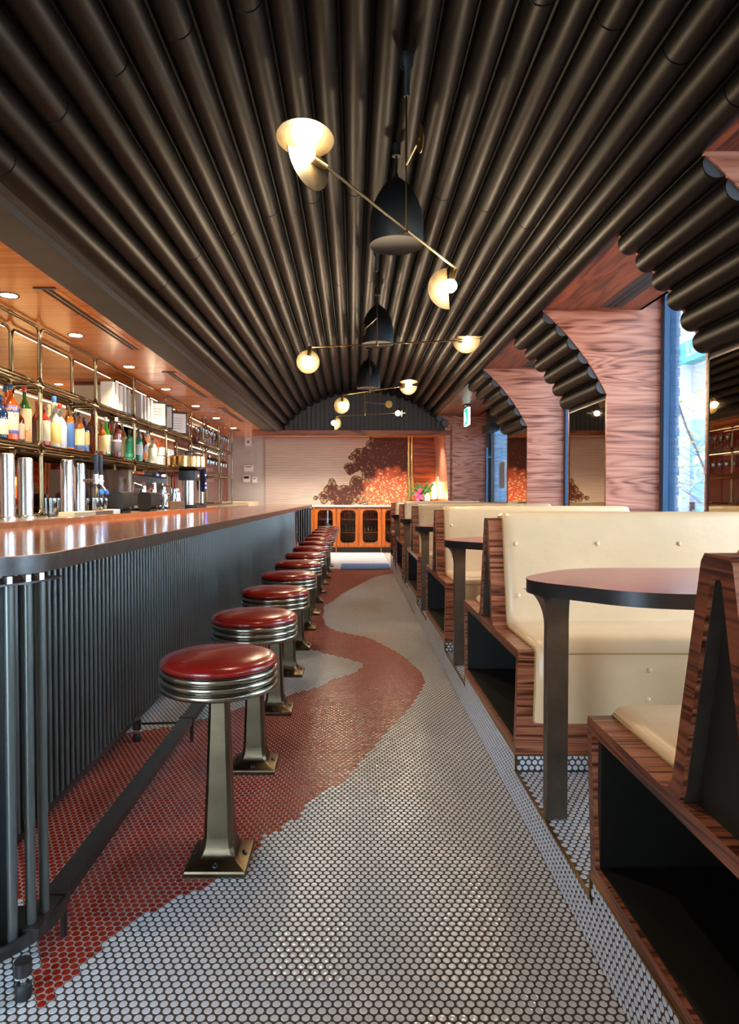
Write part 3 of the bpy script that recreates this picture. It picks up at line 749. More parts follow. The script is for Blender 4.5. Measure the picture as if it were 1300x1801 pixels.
# left side: back wall of the bar area and cross walls behind the bottle rack
wl = MB().bb(-4.1, -3.9, -1.2, DBACK, 0, 2.6).build('wall_left', 'herringbone_beige', smooth=0, kind='structure'); tag(wl, 'beige wall behind the bottle rack')
cw = MB().bb(-3.9, -3.22, 8.3, 8.4, 0, ZBAR).build('wall_left', 'wall_beige', smooth=0, kind='structure'); tag(cw, 'beige cross wall washed bright behind the bottle rack')
pier = MB().bb(-3.24, -2.80, 7.6, 8.4, 0, ZBAR).build('wall_left', 'wall_beige', smooth=0, kind='structure'); tag(pier, 'beige pier behind the row of white binders')
MB().bb(-3.25, -2.79, 7.595, 7.6, ZBAR - 0.04, ZBAR).build('head_strip', 'wood_red', pier, smooth=0)
MB().bb(-2.82, -2.80, 7.6, 10.3, 1.6, ZBAR).build('wood_infill', 'wood_red', pier, smooth=0)
ww = MB().bb(-3.0, -2.82, 8.4, DBACK, 0, ZBAR).build('wall_left', 'wood_red', smooth=0, kind='structure'); tag(ww, 'reddish wood wall behind the coffee machine')
MB().bb(-2.82, -2.80, 10.35, DBACK - 0.5, 1.05, ZBAR).build('gloss_panel', 'burgundy_gloss', ww, smooth=0)['label'] = 'glossy burgundy panel behind the wine glasses'
mr_ = MB().bb(-2.80, -2.785, 2.6, 10.2, 1.05, 1.56).build('trim_5', 'mirror_dark', smooth=0, kind='structure'); tag(mr_, 'long dark mirror below the bottle shelf')
MB().bb(-2.80, -2.78, 2.6, 10.2, 1.56, 1.585).build('mirror_rail', 'rack_brass', mr_, smooth=0)
# unseen entrance wall added behind the camera, its glazed opening narrowed to limit daylight
wf = MB().bb(-4.1, -3.0, -1.35, -1.2, 0, 3.6).bb(-1.1, 2.9, -1.35, -1.2, 0, 3.6).bb(-3.0, -1.1, -1.35, -1.2, 2.2, 3.6).build('wall_front', 'wall_beige', smooth=0, kind='structure'); tag(wf, 'unseen entrance wall with a glazed opening narrowed to limit daylight')
MB().bb(-3.0, -1.1, -1.28, -1.27, 0.0, 2.2).build('glass', 'pane', wf, smooth=0)
# ---------------------------------------------------------------- bar counter
YB0, YB1 = 1.48, 12.58; XE = -0.775; XBK = -1.60; ZB = 1.057; CR = 0.25
bar = thing('bar_counter', 'long bar counter with glossy copper-toned top and a front of dark upright rods', 'bar', (XE, YB0, 0))
def L_(b): return b.xf(Matrix.Translation((-XE, -YB0, 0)))
def counter_poly(d=0.0, rear=XBK):
    p = []
    for i in range(9):
        a_ = math.radians(-90 + 90 * i / 8); p.append((XE - CR + (CR - d) * math.cos(a_), YB0 + CR + (CR - d) * math.sin(a_)))
    for i in range(9):
        a_ = math.radians(90 * i / 8); p.append((XE - CR + (CR - d) * math.cos(a_), YB1 - CR + (CR - d) * math.sin(a_)))
    p += [(rear, YB1 - d), (rear, YB0 + d)]; return p
L_(MB().prism(counter_poly(0.003), ZB - 0.042, ZB, 'Z')).build('countertop', 'bar_top', bar, smooth=30)
eb = MB(); po, pi_ = counter_poly(-0.001), counter_poly(0.004)
eb.strip(po[:18], pi_[:18], ZB - 0.046, ZB - 0.002)
L_(eb).build('edge_band', 'edge_metal', bar, smooth=30)
L_(MB().bb(XBK - 0.02, XBK + 0.045, YB0 + 0.05, 7.6, ZB, ZB + 0.028)).build('rear_lip', 'copper_trim', bar, smooth=0)
XPN = -1.085
L_(MB().bb(XPN - 0.02, XPN, 1.86, 11.85, 0.12, ZB - 0.042)).build('front_panel', 'bar_panel', bar, smooth=0)
L_(MB().bb(XPN - 0.035, XPN + 0.026, 1.86, 11.85, 0.105, 0.125)).build('bottom_rail', 'dark_metal', bar, smooth=0)
L_(MB().bb(XBK + 0.02, XPN - 0.03, YB0 + 0.45, YB1 - 0.3, 0.12, ZB - 0.042)).build('body', 'black_plastic', bar, smooth=0)
rod = L_(MB().cyl((XPN + 0.011, 0, 0.125), (XPN + 0.011, 0, ZB - 0.044), 0.0105, 10)).build('rod', 'bar_rod', bar, smooth=40)
y = 1.90; first = True
while y < 11.84:
    if first: rod.location.y = y; first = False
    else:
        o = rod.copy(); COL.objects.link(o); o.location.y = y
    y += 0.0455
# rounded rod screens at both ends
def arc_plate(cy, sgn, r0, r1, z0, z1, a0=-8, a1=90, n=14):
    b = MB(); cx = XE - CR
    T_ = [math.radians(a0 + (a1 - a0) * i / n) for i in range(n + 1)]
    b.strip([(cx + r1 * math.cos(t), cy - sgn * r1 * math.sin(t)) for t in T_], [(cx + r0 * math.cos(t), cy - sgn * r0 * math.sin(t)) for t in T_], z0, z1)
    return L_(b)
for cy, sgn in ((YB0 + CR, 1), (YB1 - CR, -1)):
    arc_plate(cy, sgn, 0.10, 0.245, 0.088, 0.102).build('screen_tray', 'dark_metal', bar, smooth=30)
    arc_plate(cy, sgn, 0.243, 0.250, 0.085, 0.118).build('tray_lip', 'edge_metal', bar, smooth=30)
    arc_plate(cy, sgn, 0.12, 0.245, 0.985, 0.990).build('screen_ring', 'edge_metal', bar, smooth=30)
    arc_plate(cy, sgn, 0.135, 0.150, 0.102, 0.985, 24, 90).build('screen_back', 'bar_panel', bar, smooth=30)
    for t in (9.5, 21.5, 34.5, 47, 60, 73, 86):
        a_ = math.radians(t); x_, y_ = XE - CR + 0.222 * math.cos(a_), cy - sgn * 0.222 * math.sin(a_)
        L_(MB().cyl((x_, y_, 0.103), (x_, y_, 0.984), 0.0125, 14)).build('screen_rod', 'bar_rod', bar, smooth=40)
        L_(MB().cyl((x_, y_, 0.990), (x_, y_, 1.006), 0.0115, 6)).build('rod_bolt', 'steel', bar, smooth=0)
# open row of rods from the front panel to the far rounded end
for i in range(7):
    x_, y_ = -1.075 + 0.04 * i, 11.93 + 0.03 * i
    L_(MB().cyl((x_, y_, 0.10), (x_, y_, ZB - 0.045), 0.0125, 12)).build('screen_rod', 'bar_rod', bar, smooth=40)
def foot(x_, y_, ztop):
    b = L_(MB().cyl((x_, y_, 0.058), (x_, y_, ztop), 0.020, 14)).build('leg', 'edge_metal', bar, smooth=40)
    L_(MB().cyl((x_, y_, 0.034), (x_, y_, 0.060), 0.008, 10)).build('stem', 'chrome', b, smooth=40)
    L_(MB().lathe([(0.018, 0.0), (0.019, 0.004), (0.019, 0.030), (0.015, 0.036)], (x_, y_, 0), 16)).build('rubber_foot', 'rubber', b, smooth=40)
foot(-0.792, 1.555, 0.09)
for y_ in (3.22, 5.2, 7.2, 9.2, 11.2): foot(-1.066, y_, 0.108)
foot(-0.86, 12.42, 0.09)
# foot rail on posts
fr = thing('foot_rail', 'dark flat metal foot rail on short posts along the bar', 'rail', (-0.815, 1.62, 0))
segs = [(1.62, 1.79), (1.79, 3.22), (3.22, 5.0), (5.0, 7.0), (7.0, 9.0), (9.0, 11.0), (11.0, 12.0)]
for i, (y0, y1) in enumerate(segs):
    MB().rbox(-0.030, 0.030, y0 - 1.62 + (0.002 if i else 0), y1 - 1.62 - 0.002, 0.093, 0.123, 0.003).build('rail', 'rail_metal', fr, smooth=20)
for y_ in (1.79, 3.22, 5.0, 7.0, 9.0, 11.0):
    MB().rbox(-0.034, 0.034, y_ - 1.62 - 0.03, y_ - 1.62 + 0.005, 0.088, 0.127, 0.003).build('sleeve', 'rail_metal', fr, smooth=20)
    MB().cyl((0.022, y_ - 1.62 - 0.012, 0.0), (0.022, y_ - 1.62 - 0.012, 0.09), 0.009, 10).build('post', 'rail_metal', fr)
for y_ in (3.22, 5.2, 7.2, 9.2, 11.2):
    MB().cyl((-0.228, y_ - 1.62, 0.085), (-0.02, y_ - 1.62, 0.090), 0.006, 8).build('strut', 'dark_metal', fr)

# ---------------------------------------------------------------- stools
def sq_ring(h, c, z):
    p = [(h, -h + c), (h, h - c), (h - c, h), (-h + c, h), (-h, h - c), (-h, -h + c), (-h + c, -h), (h - c, -h)]
    return [(x, y, z) for x, y in p]
def make_stool():
    r = thing('counter_stool', 'x', 'stool', (0, 0, 0), group='red topped stools along the bar')
    MB().loft([sq_ring(.099, .004, 0), sq_ring(.100, .004, .012), sq_ring(.097, .004, .018), sq_ring(.066, .008, .036), sq_ring(.055, .010, .050), sq_ring(.0495, .012, .068), sq_ring(.046, .012, .10),
               sq_ring(.040, .011, .25), sq_ring(.034, .010, .42), sq_ring(.0295, .009, .56), sq_ring(.0295, .009, .578)]).build('pedestal', 'stool_metal', r, smooth=28)
    for a_ in range(4):
        t = math.pi / 2 * a_; x_, y_ = 0.080 * math.cos(t), 0.080 * math.sin(t)
        b = MB().lathe([(0.0095, -0.004), (0.0095, 0.003), (0.0075, 0.005), (0.003, 0.0035)], (0, 0, 0), 12)
        b.xf(Matrix.Translation((x_, y_, 0.028)) @ Matrix.Rotation(t, 4, 'Z') @ Matrix.Rotation(0.5, 4, 'Y')).build('bolt', 'black_plastic', r)
    prof = [(0.03, 0.572), (0.150, 0.572), (0.176, 0.577)]
    for i in range(3):
        z0 = 0.578 + i * 0.0255
        for k in range(9):
            a_ = -math.pi / 2 + math.pi * k / 8
            prof.append((0.179 + 0.0135 * math.cos(a_), z0 + 0.0125 + 0.0122 * math.sin(a_)))
    prof += [(0.178, 0.655), (0.10, 0.655)]
    MB().lathe(prof, n=64).build('seat_ring', 'stool_ring', r, smooth=50)
    cu = [(0.10, 0.650), (0.183, 0.653), (0.190, 0.660), (0.190, 0.666), (0.186, 0.673), (0.176, 0.681), (0.155, 0.688), (0.11, 0.693), (0.05, 0.696), (0.004, 0.697)]
    MB().lathe(cu, n=64).build('seat_cushion', 'red_vinyl', r, smooth=60)
    return r
NST = 13; st0 = make_stool()
for k in range(NST):
    p = (-0.44, 2.15 + 0.77 * k, 0.0)
    lab = 'red vinyl stool on a bronze pedestal, ' + ('nearest stool to the mural wall' if k == NST - 1 else ORD[NST - k] + ' from the mural wall')
    if k == 0: st0.location = p; st0['label'] = lab
    else: dup(st0, p, 0, lab)

# ---------------------------------------------------------------- booths
OUT = [(-.585, .20), (-.62, .600), (-.613, .615), (-.195, .612), (-.165, .622), (-.148, .645), (-.138, .69), (-.050, 1.085), (-.038, 1.10)]
INN = [(-.553, .235), (-.588, .573), (-.583, .577), (-.17, .577), (-.120, .612), (-.108, .640), (-.099, .69), (-.018, 1.05), (-.010, 1.062)]
BL = 1.49
def offset_path(path, t):
    out = []
    for i, p in enumerate(path):
        a_ = path[max(i - 1, 0)]; b = path[min(i + 1, len(path) - 1)]
        dx, dz = b[0] - a_[0], b[1] - a_[1]; l = math.hypot(dx, dz); nx, nz = dz / l, -dx / l
        out.append((p[0] + nx * t, p[1] + nz * t))
    return out
def make_bench(single=False):
    r = thing('booth_bench', 'x', 'bench', (0, 0, 0), group='cream booth benches along the windows')
    sides = (-1,) if single else (-1, 1)
    rb = MB()
    for s in sides:
        for i in range(len(OUT) - 1):
            q = [OUT[i], OUT[i + 1], INN[i + 1], INN[i]]
            rb.prism([(-s * y_, z_ - 0.0) for y_, z_ in q], 0.0, BL, 'X', 1, 0)
    if single:
        rb.prism([(-.038, 1.10), (.05, 1.10), (.05, 1.06), (-.010, 1.062)], 0, BL, 'X', 1, 0)
        rb.prism([(.018, 1.06), (.05, 1.06), (.14, .20), (.105, .20)], 0, BL, 'X', 1, 0)
        rb.prism([(-.585, .20), (.14, .20), (.11, .235), (-.553, .235)], 0, BL, 'X', 1, 0)
        rb.prism([(-.17, .577), (.10, .577), (.095, .612), (-.120, .612)], 0, BL, 'X', 1, 0)
    else:
        rb.prism([(-.038, 1.10), (.038, 1.10), (.010, 1.062), (-.010, 1.062)], 0, BL, 'X', 1, 0)
        rb.prism([(-.585, .20), (.585, .20), (.553, .235), (-.553, .235)], 0, BL, 'X', 1, 0)
        rb.prism([(-.17, .577), (.17, .577), (.120, .612), (-.120, .612)], 0, BL, 'X', 1, 0)
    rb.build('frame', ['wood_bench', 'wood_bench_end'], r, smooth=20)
    far = .10 if single else .553
    lin = MB().bb(.012, BL - .02, -.57, -.548, .236, .575).bb(.012, BL - .02, far - .005, far + (.002 if single else .017), .236, .575)
    lin.bb(.012, BL - .02, -.553, far, .2355, .240).bb(.012, BL - .02, -.58, far + (0 if single else .03), .570, .5765).bb(BL - .05, BL - .03, -.56, far, .236, .574)
    lin.build('storage_lining', 'cavity_dark', r, smooth=0)
    sg = 1 if not single else 0.4
    MB().prism([(-.104, .613), (.104 * sg, .613), (.008, 1.058), (-.008, 1.058)], 0.03, 0.06, 'X').build('back_lining', 'cavity_dark', r, smooth=0)
    ed = MB()
    if not single: ed.prism([(-.121, .6125), (-.112, .6125), (-.015, 1.056), (-.020, 1.056)], 0.008, 0.05, 'X').prism([(.121, .6125), (.112, .6125), (.015, 1.056), (.020, 1.056)], 0.008, 0.05, 'X')
    if ed.v: ed.build('lining_edge', 'table_leg', r, smooth=0)
    base = [(-.016, 1.101), (-.036, 1.1005), (-.049, 1.087), (-.085, .93), (-.12, .77), (-.1375, .69), (-.148, .646), (-.163, .623), (-.194, .6125), (-.30, .6125), (-.45, .6135), (-.605, .6155), (-.618, .606), (-.612, .50), (-.597, .335)]
    for s in sides:
        cm = MB(); stn = [(.066, .004), (.070, .016), (.080, .025), (.11, .030), (.4, .032), (BL - .06, .032), (BL - .015, .026), (BL - .004, .012)]
        rings = []
        for x_, t in stn:
            o_ = offset_path(base, t)
            # rounded upper and lower ends of the pad
            o_[0] = (o_[0][0] + .010, o_[0][1] - .008); o_[-1] = (o_[-1][0], o_[-1][1] + .002)
            ring = [(x_, -s * p[0], p[1]) for p in o_] + [(x_, -s * p[0], p[1]) for p in reversed(base)]
            rings.append(ring)
        cu = cm.loft(rings).build('cushion', 'cream_leather', r, smooth=55)
        pp = MB().tube([(.0665, -s * p[0], p[1]) for p in offset_path(base, .006)], .0042, 6)
        pp.tube([(x_, -s * (-.597 - .012), .334) for x_ in (.066, .5, 1.0, BL - .005)], .005, 6)
        fe = offset_path(base, .031)[12]
        pp.tube([(x_, -s * fe[0], fe[1]) for x_ in (.09, .5, 1.0, BL - .02)], .004, 6)
        pp.build('piping', 'cream_piping', cu)
        bmesh_ = None
        for x_ in (.115, .49, .865, 1.24):
            for (py_, pz_, tilt) in ((-.108, .985, 'b'), (-.163, .755, 'b'), (-.648, .545, 'f'), (-.637, .43, 'f')):
                # on the pad surface
                j = min(range(len(base)), key=lambda q: abs(base[q][1] - pz_) + (0 if (tilt == 'f') == (base[q][0] < -.5) else 9))
                op = offset_path(base, .032)
                if tilt == 'b':
                    k0, k1 = (3, 2) if pz_ > .93 else (4, 3)
                    if pz_ < .77: k0, k1 = 5, 4
                else: k0, k1 = 14, 12
                (ya, za), (yb_, zb_) = op[k0], op[k1]
                f_ = (pz_ - za) / (zb_ - za); yy = ya + f_ * (yb_ - ya)
                MB().sphere((x_, -s * yy, pz_), .0115, 10, 6, (1, .55, 1)).build('button', 'cream_leather', cu, smooth=60)
    return r
bench0 = make_bench()
nB = len(BENCH_C)
for k, c in enumerate(BENCH_C):
    lab = 'back-to-back cream leather booth bench in a rosewood frame, ' + ORD[nB + 1 - k] + ' from the mural wall'
    if k == 0: bench0.location = (XP, c, 0); bench0['label'] = lab
    else: dup(bench0, (XP, c, 0), 0, lab)
bl = make_bench(True); bl.location = (XP, LAST_C, 0); bl['label'] = 'single-sided cream booth bench at the end nearest the mural wall'

# ---------------------------------------------------------------- tables
def bez(p0, p1, p2, n=6):
    return [((1 - t) ** 2 * p0[0] + 2 * t * (1 - t) * p1[0] + t * t * p2[0], (1 - t) ** 2 * p0[1] + 2 * t * (1 - t) * p1[1] + t * t * p2[1]) for t in [i / n for i in range(n + 1)]]
def make_table():
    r = thing('booth_table', 'x', 'table', (0, 0, 0), group='burgundy booth tables')
    w = .345; zt = .93 - Z1
    C_, E_ = (.20, -w), (-.035, -.09)
    ln = lambda t: (C_[0] + (E_[0] - C_[0]) * t, C_[1] + (E_[1] - C_[1]) * t)
    left = list(reversed(bez((.40, -w), C_, ln(.42), 12)))
    tip = bez(ln(.80), (-.058, -.064), (-.058, .0), 8)
    half = list(reversed(left)) + list(tip)            # from the long side to the tip
    poly = [(1.46, -w)] + half + [(x_, -y_) for x_, y_ in reversed(half[:-1])] + [(1.46, w)]
    MB().prism(poly, zt - .004, zt, 'Z', 0, 1).build('table_top', ['table_top', 'table_edge'], r, smooth=25)
    MB().prism([(x_ + (.002 if x_ < .5 else 0), y_ * .996) for x_, y_ in poly], zt - .044, zt - .0035, 'Z').build('table_edge', 'table_edge', r, smooth=25)
    def rect(x0, x1, hl, hr, z, c=.003): return [(x0 + c, -hl, z), (x1, -hr, z), (x1, hr, z), (x0 + c, hl, z), (x0, hl - c, z), (x0, -hl + c, z)]
    rings = [rect(.004, .074, .020, .020, .004), rect(.004, .074, .020, .020, .50), rect(.004, .074, .020, .020, .635)]
    for i in range(1, 10):
        t = i / 9; e_ = 1 - math.sqrt(max(0, 1 - t * t)) if t < 1 else 1
        rings.append(rect(.004 - .050 * e_, .074, .020 + .085 * e_, .020 + .02 * e_, .635 + (zt - .044 - .635) * t))
    MB().loft(rings).build('leg', 'table_leg', r, smooth=30)
    return r
tb0 = make_table()
for k, (y0, y1) in enumerate(zones):
    c = (y0 + y1) / 2 + 0.03
    lab = 'burgundy topped booth table on a dark metal leg, ' + ('nearest table to the mural wall' if k == 4 else ORD[5 - k] + ' from the mural wall')
    if k == 0: tb0.location = (XP, c, Z1); tb0['label'] = lab
    else: dup(tb0, (XP, c, Z1), 0, lab)
# ---------------------------------------------------------------- hanging mobiles and black pendant bells
def disc_plate(mb, c, n, r, half=None, t=0.003, seg=32):
    """thin metal plate: full disc, or a half disc on the side of direction `half`"""
    n = Vector(n).normalized(); c = Vector(c)
    a = (Vector(half) - n * Vector(half).dot(n)).normalized() if half is not None else n.orthogonal().normalized()
    b = n.cross(a)
    if half is None: P = [c + (a * math.cos(2 * math.pi * i / seg) + b * math.sin(2 * math.pi * i / seg)) * r for i in range(seg)]
    else: P = [c + (a * math.cos(-math.pi / 2 + math.pi * i / seg) + b * math.sin(-math.pi / 2 + math.pi * i / seg)) * r for i in range(seg + 1)]
    m = len(P); V = [p - n * t / 2 for p in P] + [p + n * t / 2 for p in P]
    mb.add(V, [tuple(range(m))[::-1], tuple(range(m, 2 * m))] + [(i, (i + 1) % m, m + (i + 1) % m, m + i) for i in range(m)])
    return mb
def mobile(pivot, ends, lamps, small, label, zc):
    P = Vector(pivot); r = thing('mobile_lamp', label, 'lamp', (P.x, P.y, zc), group='hanging mobile lamps')
    T = Matrix.Translation((-P.x, -P.y, -zc)); put = lambda b: b.xf(T)
    put(MB().cyl((P.x, P.y, P.z - .012), (P.x, P.y, zc - .02), .0045, 8)).build('stem', 'brass_dark', r)
    put(MB().lathe([(.012, -.19), (.016, -.18), (.016, -.07), (.030, -.05), (.034, 0.0)], (P.x, P.y, zc), 16)).build('ceiling_socket', 'lamp_black', r)
    put(MB().cyl(ends[0], ends[1], .0062, 10)).build('arm', 'brass_dark', r)
    put(MB().cyl((P.x, P.y, P.z - .016), (P.x, P.y, P.z + .016), .010, 10)).build('pivot_joint', 'brass_dark', r)
    for (e_, bulb, plates) in lamps:
        e_, bulb = Vector(e_), Vector(bulb)
        dv = (bulb - e_).normalized()
        b = put(MB().sphere(bulb, .037, 20, 12)).build('bulb', 'bulb', r, smooth=60)
        put(MB().cyl(e_, bulb - dv * .030, .017, 14)).build('lamp_socket', 'brass_dark', r)
        for (c, n, rad, half) in plates:
            put(disc_plate(MB(), c, n, rad, half)).build('reflector', 'brass_leaf', r, smooth=20)
    if small:
        a_, b_, n_ = small
        sm = put(MB().cyl(a_, b_, .0045, 8)).build('short_arm', 'brass_dark', r)
        put(disc_plate(MB(), b_, n_, .055)).build('counterweight', 'brass_dark', sm, smooth=20)
    return r
V3 = Vector; zapex = ZC + RT - TR
# first mobile
e0, e1 = at(572, 292, 2.5), at(803, 473, 3.7); pv = at(703, 398, 3.12)
pv = e0 + (e1 - e0) * 0.52
b0 = at(537, 268, 2.43); b1 = at(792, 503, 3.68)
mobile(pv, (e0, e1), [
    (e0, b0, [(b0 + V3((0, .0, .050)), (0.05, .16, 1), .105, None), (b0 + V3((.01, .03, -.005)), (1, -.75, 0.1), .115, (0, 0, -1))]),
    (e1 + V3((-.01, 0, 0)), b1, [(b1 + V3((-.005, .05, .0)), (-.1, 1, 0), .115, (-1, 0, -.08))])],
    (V3((pv.x, pv.y, pv.z + .30)), at(739, 243, 2.75), (1, .15, .1)), 'brass mobile lamp with two bulbs, farthest from the mural wall', zapex)
# second
e0, e1 = at(546, 611, 5.6), at(806, 599, 5.42); pv = e0 + (e1 - e0) * .46
b0 = at(541, 634, 5.55); b1 = at(822, 600, 5.40)
mobile(pv, (e0, e1), [
    (e0, b0, [(b0 + V3((0, .06, 0)), (0, 1, 0.05), .098, None)]),
    (e1, b1, [(b1 + V3((0, .05, .03)), (0, 1, .1), .115, (0, 0, -1)), (b1 + V3((.02, .0, .040)), (0, .1, 1), .10, (0, 1, 0))])],
    (V3((pv.x, pv.y, pv.z + .22)), at(640, 580, 5.9), (1, .3, 0)), 'brass mobile lamp with level arm, second farthest from the mural wall', zapex)
# third
e0, e1 = at(603, 695, 8.4), at(703, 680, 7.5); pv = e0 + (e1 - e0) * .5
b0 = at(601, 712, 8.3); b1 = at(719, 679, 7.45)
mobile(pv, (e0, e1), [
    (e0, b0, [(b0 + V3((0, .06, 0.0)), (.35, 1, 0.0), .105, None)]),
    (e1, b1, [(b1 + V3((0, .05, .01)), (0, 1, .1), .10, (0, 0, -1)), (b1 + V3((.0, .0, .045)), (0, .1, 1), .10, None)])],
    (V3((pv.x, pv.y, pv.z + .22)), at(652, 652, 7.8), (1, .2, 0)), 'brass mobile lamp, second nearest to the mural wall', zapex)
# fourth
e0, e1 = at(591, 732, 10.25), at(712, 726, 10.15); pv = e0 + (e1 - e0) * .42
b0 = at(587, 744, 10.2); b1 = at(700, 727, 10.05)
mobile(pv, (e0, e1), [
    (e0, b0, [(b0 + V3((.01, .04, 0)), (.1, 1, 0.0), .105, (1, 0, 0)), (b0 + V3((-.03, .0, 0)), (1, .15, 0), .095, None)]),
    (e1, b1, [(b1 + V3((.06, .02, .0)), (1, .1, .0), .05, None)])],
    (V3((pv.x, pv.y, pv.z + .19)), at(684, 711, 10.2), (0, 1, 0)), 'brass mobile lamp nearest to the mural wall', zapex)
def bell(px, py, D, R, label):
    c = at(px, py, D)
    r = thing('pendant_bell', label, 'speaker', (c.x, c.y, c.z), group='black bell shaped pendants')
    h = R * 2.5
    prof = [(R * .93, .004), (R * .985, .0), (R, .006), (R, h * .28), (R * .985, h * .38), (R * .93, h * .50), (R * .82, h * .63), (R * .66, h * .76), (R * .45, h * .88), (R * .22, h * .96), (.014, h), (.011, h + .02)]
    MB().lathe(prof, n=48).build('shell', 'lamp_black', r, smooth=50)
    MB().lathe([(.004, .006), (R * .92, .006), (R * .925, .012), (.004, .012)], n=48).build('speaker_mesh', 'lamp_disc', r)
    MB().cyl((0, 0, h), (0, 0, zapex - c.z - .01), .006, 8).build('cord', 'lamp_black', r)
    MB().cyl((0, 0, zapex - c.z - .07), (0, 0, zapex - c.z), .025, 14).build('ceiling_cup', 'lamp_black', r)
bell(697, 432, 3.9, .158, 'black bell shaped hanging speaker, farthest from the mural wall')
bell(664, 606, 6.55, .158, 'black bell shaped hanging speaker, between the other two')
bell(648, 683, 8.95, .158, 'black bell shaped hanging speaker, nearest to the mural wall')
# ---------------------------------------------------------------- recessed downlights over the bar
def downlight(x, y, label, watt=SPOT_W):
    r = thing('downlight', label, 'light', (x, y, ZBAR), group='recessed downlights over the bar')
    MB().lathe([(.052, -.001), (.062, -.006), (.066, -.001), (.066, .0)], n=28).build('trim_ring', 'dark_metal', r)
    MB().cyl((0, 0, -.0035), (0, 0, -.001), .050, 28).build('lens', 'downlight', r)
    l = bpy.data.lights.new('downlight_beam', 'SPOT'); l.energy = watt; l.color = (1, .74, .45); l.spot_size = math.radians(105); l.spot_blend = .8; l.shadow_soft_size = .04
    lo = bpy.data.objects.new('downlight_beam', l); COL.objects.link(lo); lo.parent = r; lo.location = (0, 0, -.012)
dl = [(20, 522), (136, 591), (229, 646), (293, 685), (345, 714.5), (381, 735.5), (408, 753)]
for i, (px, py) in enumerate(dl):
    D = (ZBAR - H) * F / (HZ - py); x = (px - VPX) * D / F
    downlight(max(x, -2.3), min(D, 12.9), 'round recessed downlight in the bar ceiling, ' + ('nearest to the pale wall with thermostats' if i == 6 else ORD[7 - i] + ' from the pale wall with thermostats'))
downlight(-2.26, 2.9, 'round recessed downlight in the bar ceiling, eighth from the pale wall with thermostats')
for px, py in ((346, 721), (418, 757)):
    D = (ZBAR - H) * F / (HZ - py); x = (px - VPX) * D / F
    o = thing('ceiling_cover', 'dark oval cover in the bar ceiling ' + ('midway along' if px < 400 else 'by the pale wall'), 'cover', (x, D, ZBAR))
    MB().lathe([(.05, -.008), (.066, -.004), (.066, 0)], n=24).build('plate', 'beam_black', o)
# ---------------------------------------------------------------- back counter
bk = thing('back_counter', 'low dark back counter below the bottle rack', 'counter', (-2.42, 2.5, 0))
MB().bb(-.35, .33, 0, 10.6, 0, .98).build('cabinet', 'black_plastic', bk, smooth=0)
MB().bb(-.355, .33, 0, 10.6, 1.02, 1.05).build('worktop', 'steel', bk, smooth=0)
MB().bb(-.34, .34, 0.01, 10.59, .98, 1.02).build('shadow_gap', 'black_plastic', bk, smooth=0)
bk2 = thing('back_counter', 'short pale counter at the pale wall with thermostats', 'counter', (-2.44, 13.2, 0))
MB().bb(-.35, .30, 0, 1.55, 0, 1.0).build('cabinet', 'wall_beige', bk2, smooth=0)
MB().bb(-.355, .33, 0, 1.55, 1.0, 1.10).build('worktop', 'wall_beige', bk2, smooth=0)
# ---------------------------------------------------------------- brass bottle racks
XF_, XR_ = -2.42, -2.64; TIERS = [(1.052, 1.575), (1.575, 2.06), (2.06, 2.512)]
def loop_pts(x, y0, y1, z0, z1, r=.055, g=.012, n=5):
    return [(x, p[0], p[1]) for p in rrect(y0 + g, z0 + g, y1 - g, z1 - g, r, n)]
def rack(name, bays, label, skip=()):
    r = thing(name, label, 'rack', (XF_, bays[0][0], 1.05))
    T = Matrix.Translation((-XF_, -bays[0][0], -1.05))
    for i, (y0, y1) in enumerate(bays):
        for j, (z0, z1) in enumerate(TIERS):
            if (i, j) in skip: continue
            for x in (XF_, XR_):
                MB().tube(loop_pts(x, y0, y1, z0, z1), .0115, 8, True).xf(T).build('frame_loop', 'rack_brass', r, smooth=50)
        for z in (1.575, 2.06):
            for yy in (y0 + .09, y1 - .09): MB().bb(XR_, XF_, yy - .008, yy + .008, z - .018, z - .004).xf(T).build('cross_tie', 'rack_brass', r, smooth=0)
            MB().bb(XR_ - .01, XF_ + .012, y0 + .03, y1 - .03, z + .0245, z + .0315).xf(T).build('glass_shelf', 'shelf_glass', r, smooth=0)
        MB().bb(XR_ - .012, XR_ - .002, y0 + .08, y1 - .08, 2.490, 2.497).xf(T).build('light_strip', 'led_strip', r, smooth=0)
        MB().bb(XR_ - .022, XR_ - .014, y0 + .08, y1 - .08, 2.024, 2.031).xf(T).build('light_strip', 'led_strip_low', r, smooth=0)
    return r
BA = [(2.91, 4.01), (4.01, 5.11), (5.11, 6.21), (6.21, 7.29), (7.29, 8.53), (8.53, 9.88)]
rack('bottle_rack', BA, 'long brass tube rack with rounded cells holding bottles', skip={(5, 0)})
rack('glass_rack', [(10.6, 11.85), (11.85, 13.15)], 'shorter brass tube rack of wine glasses near the pale wall')
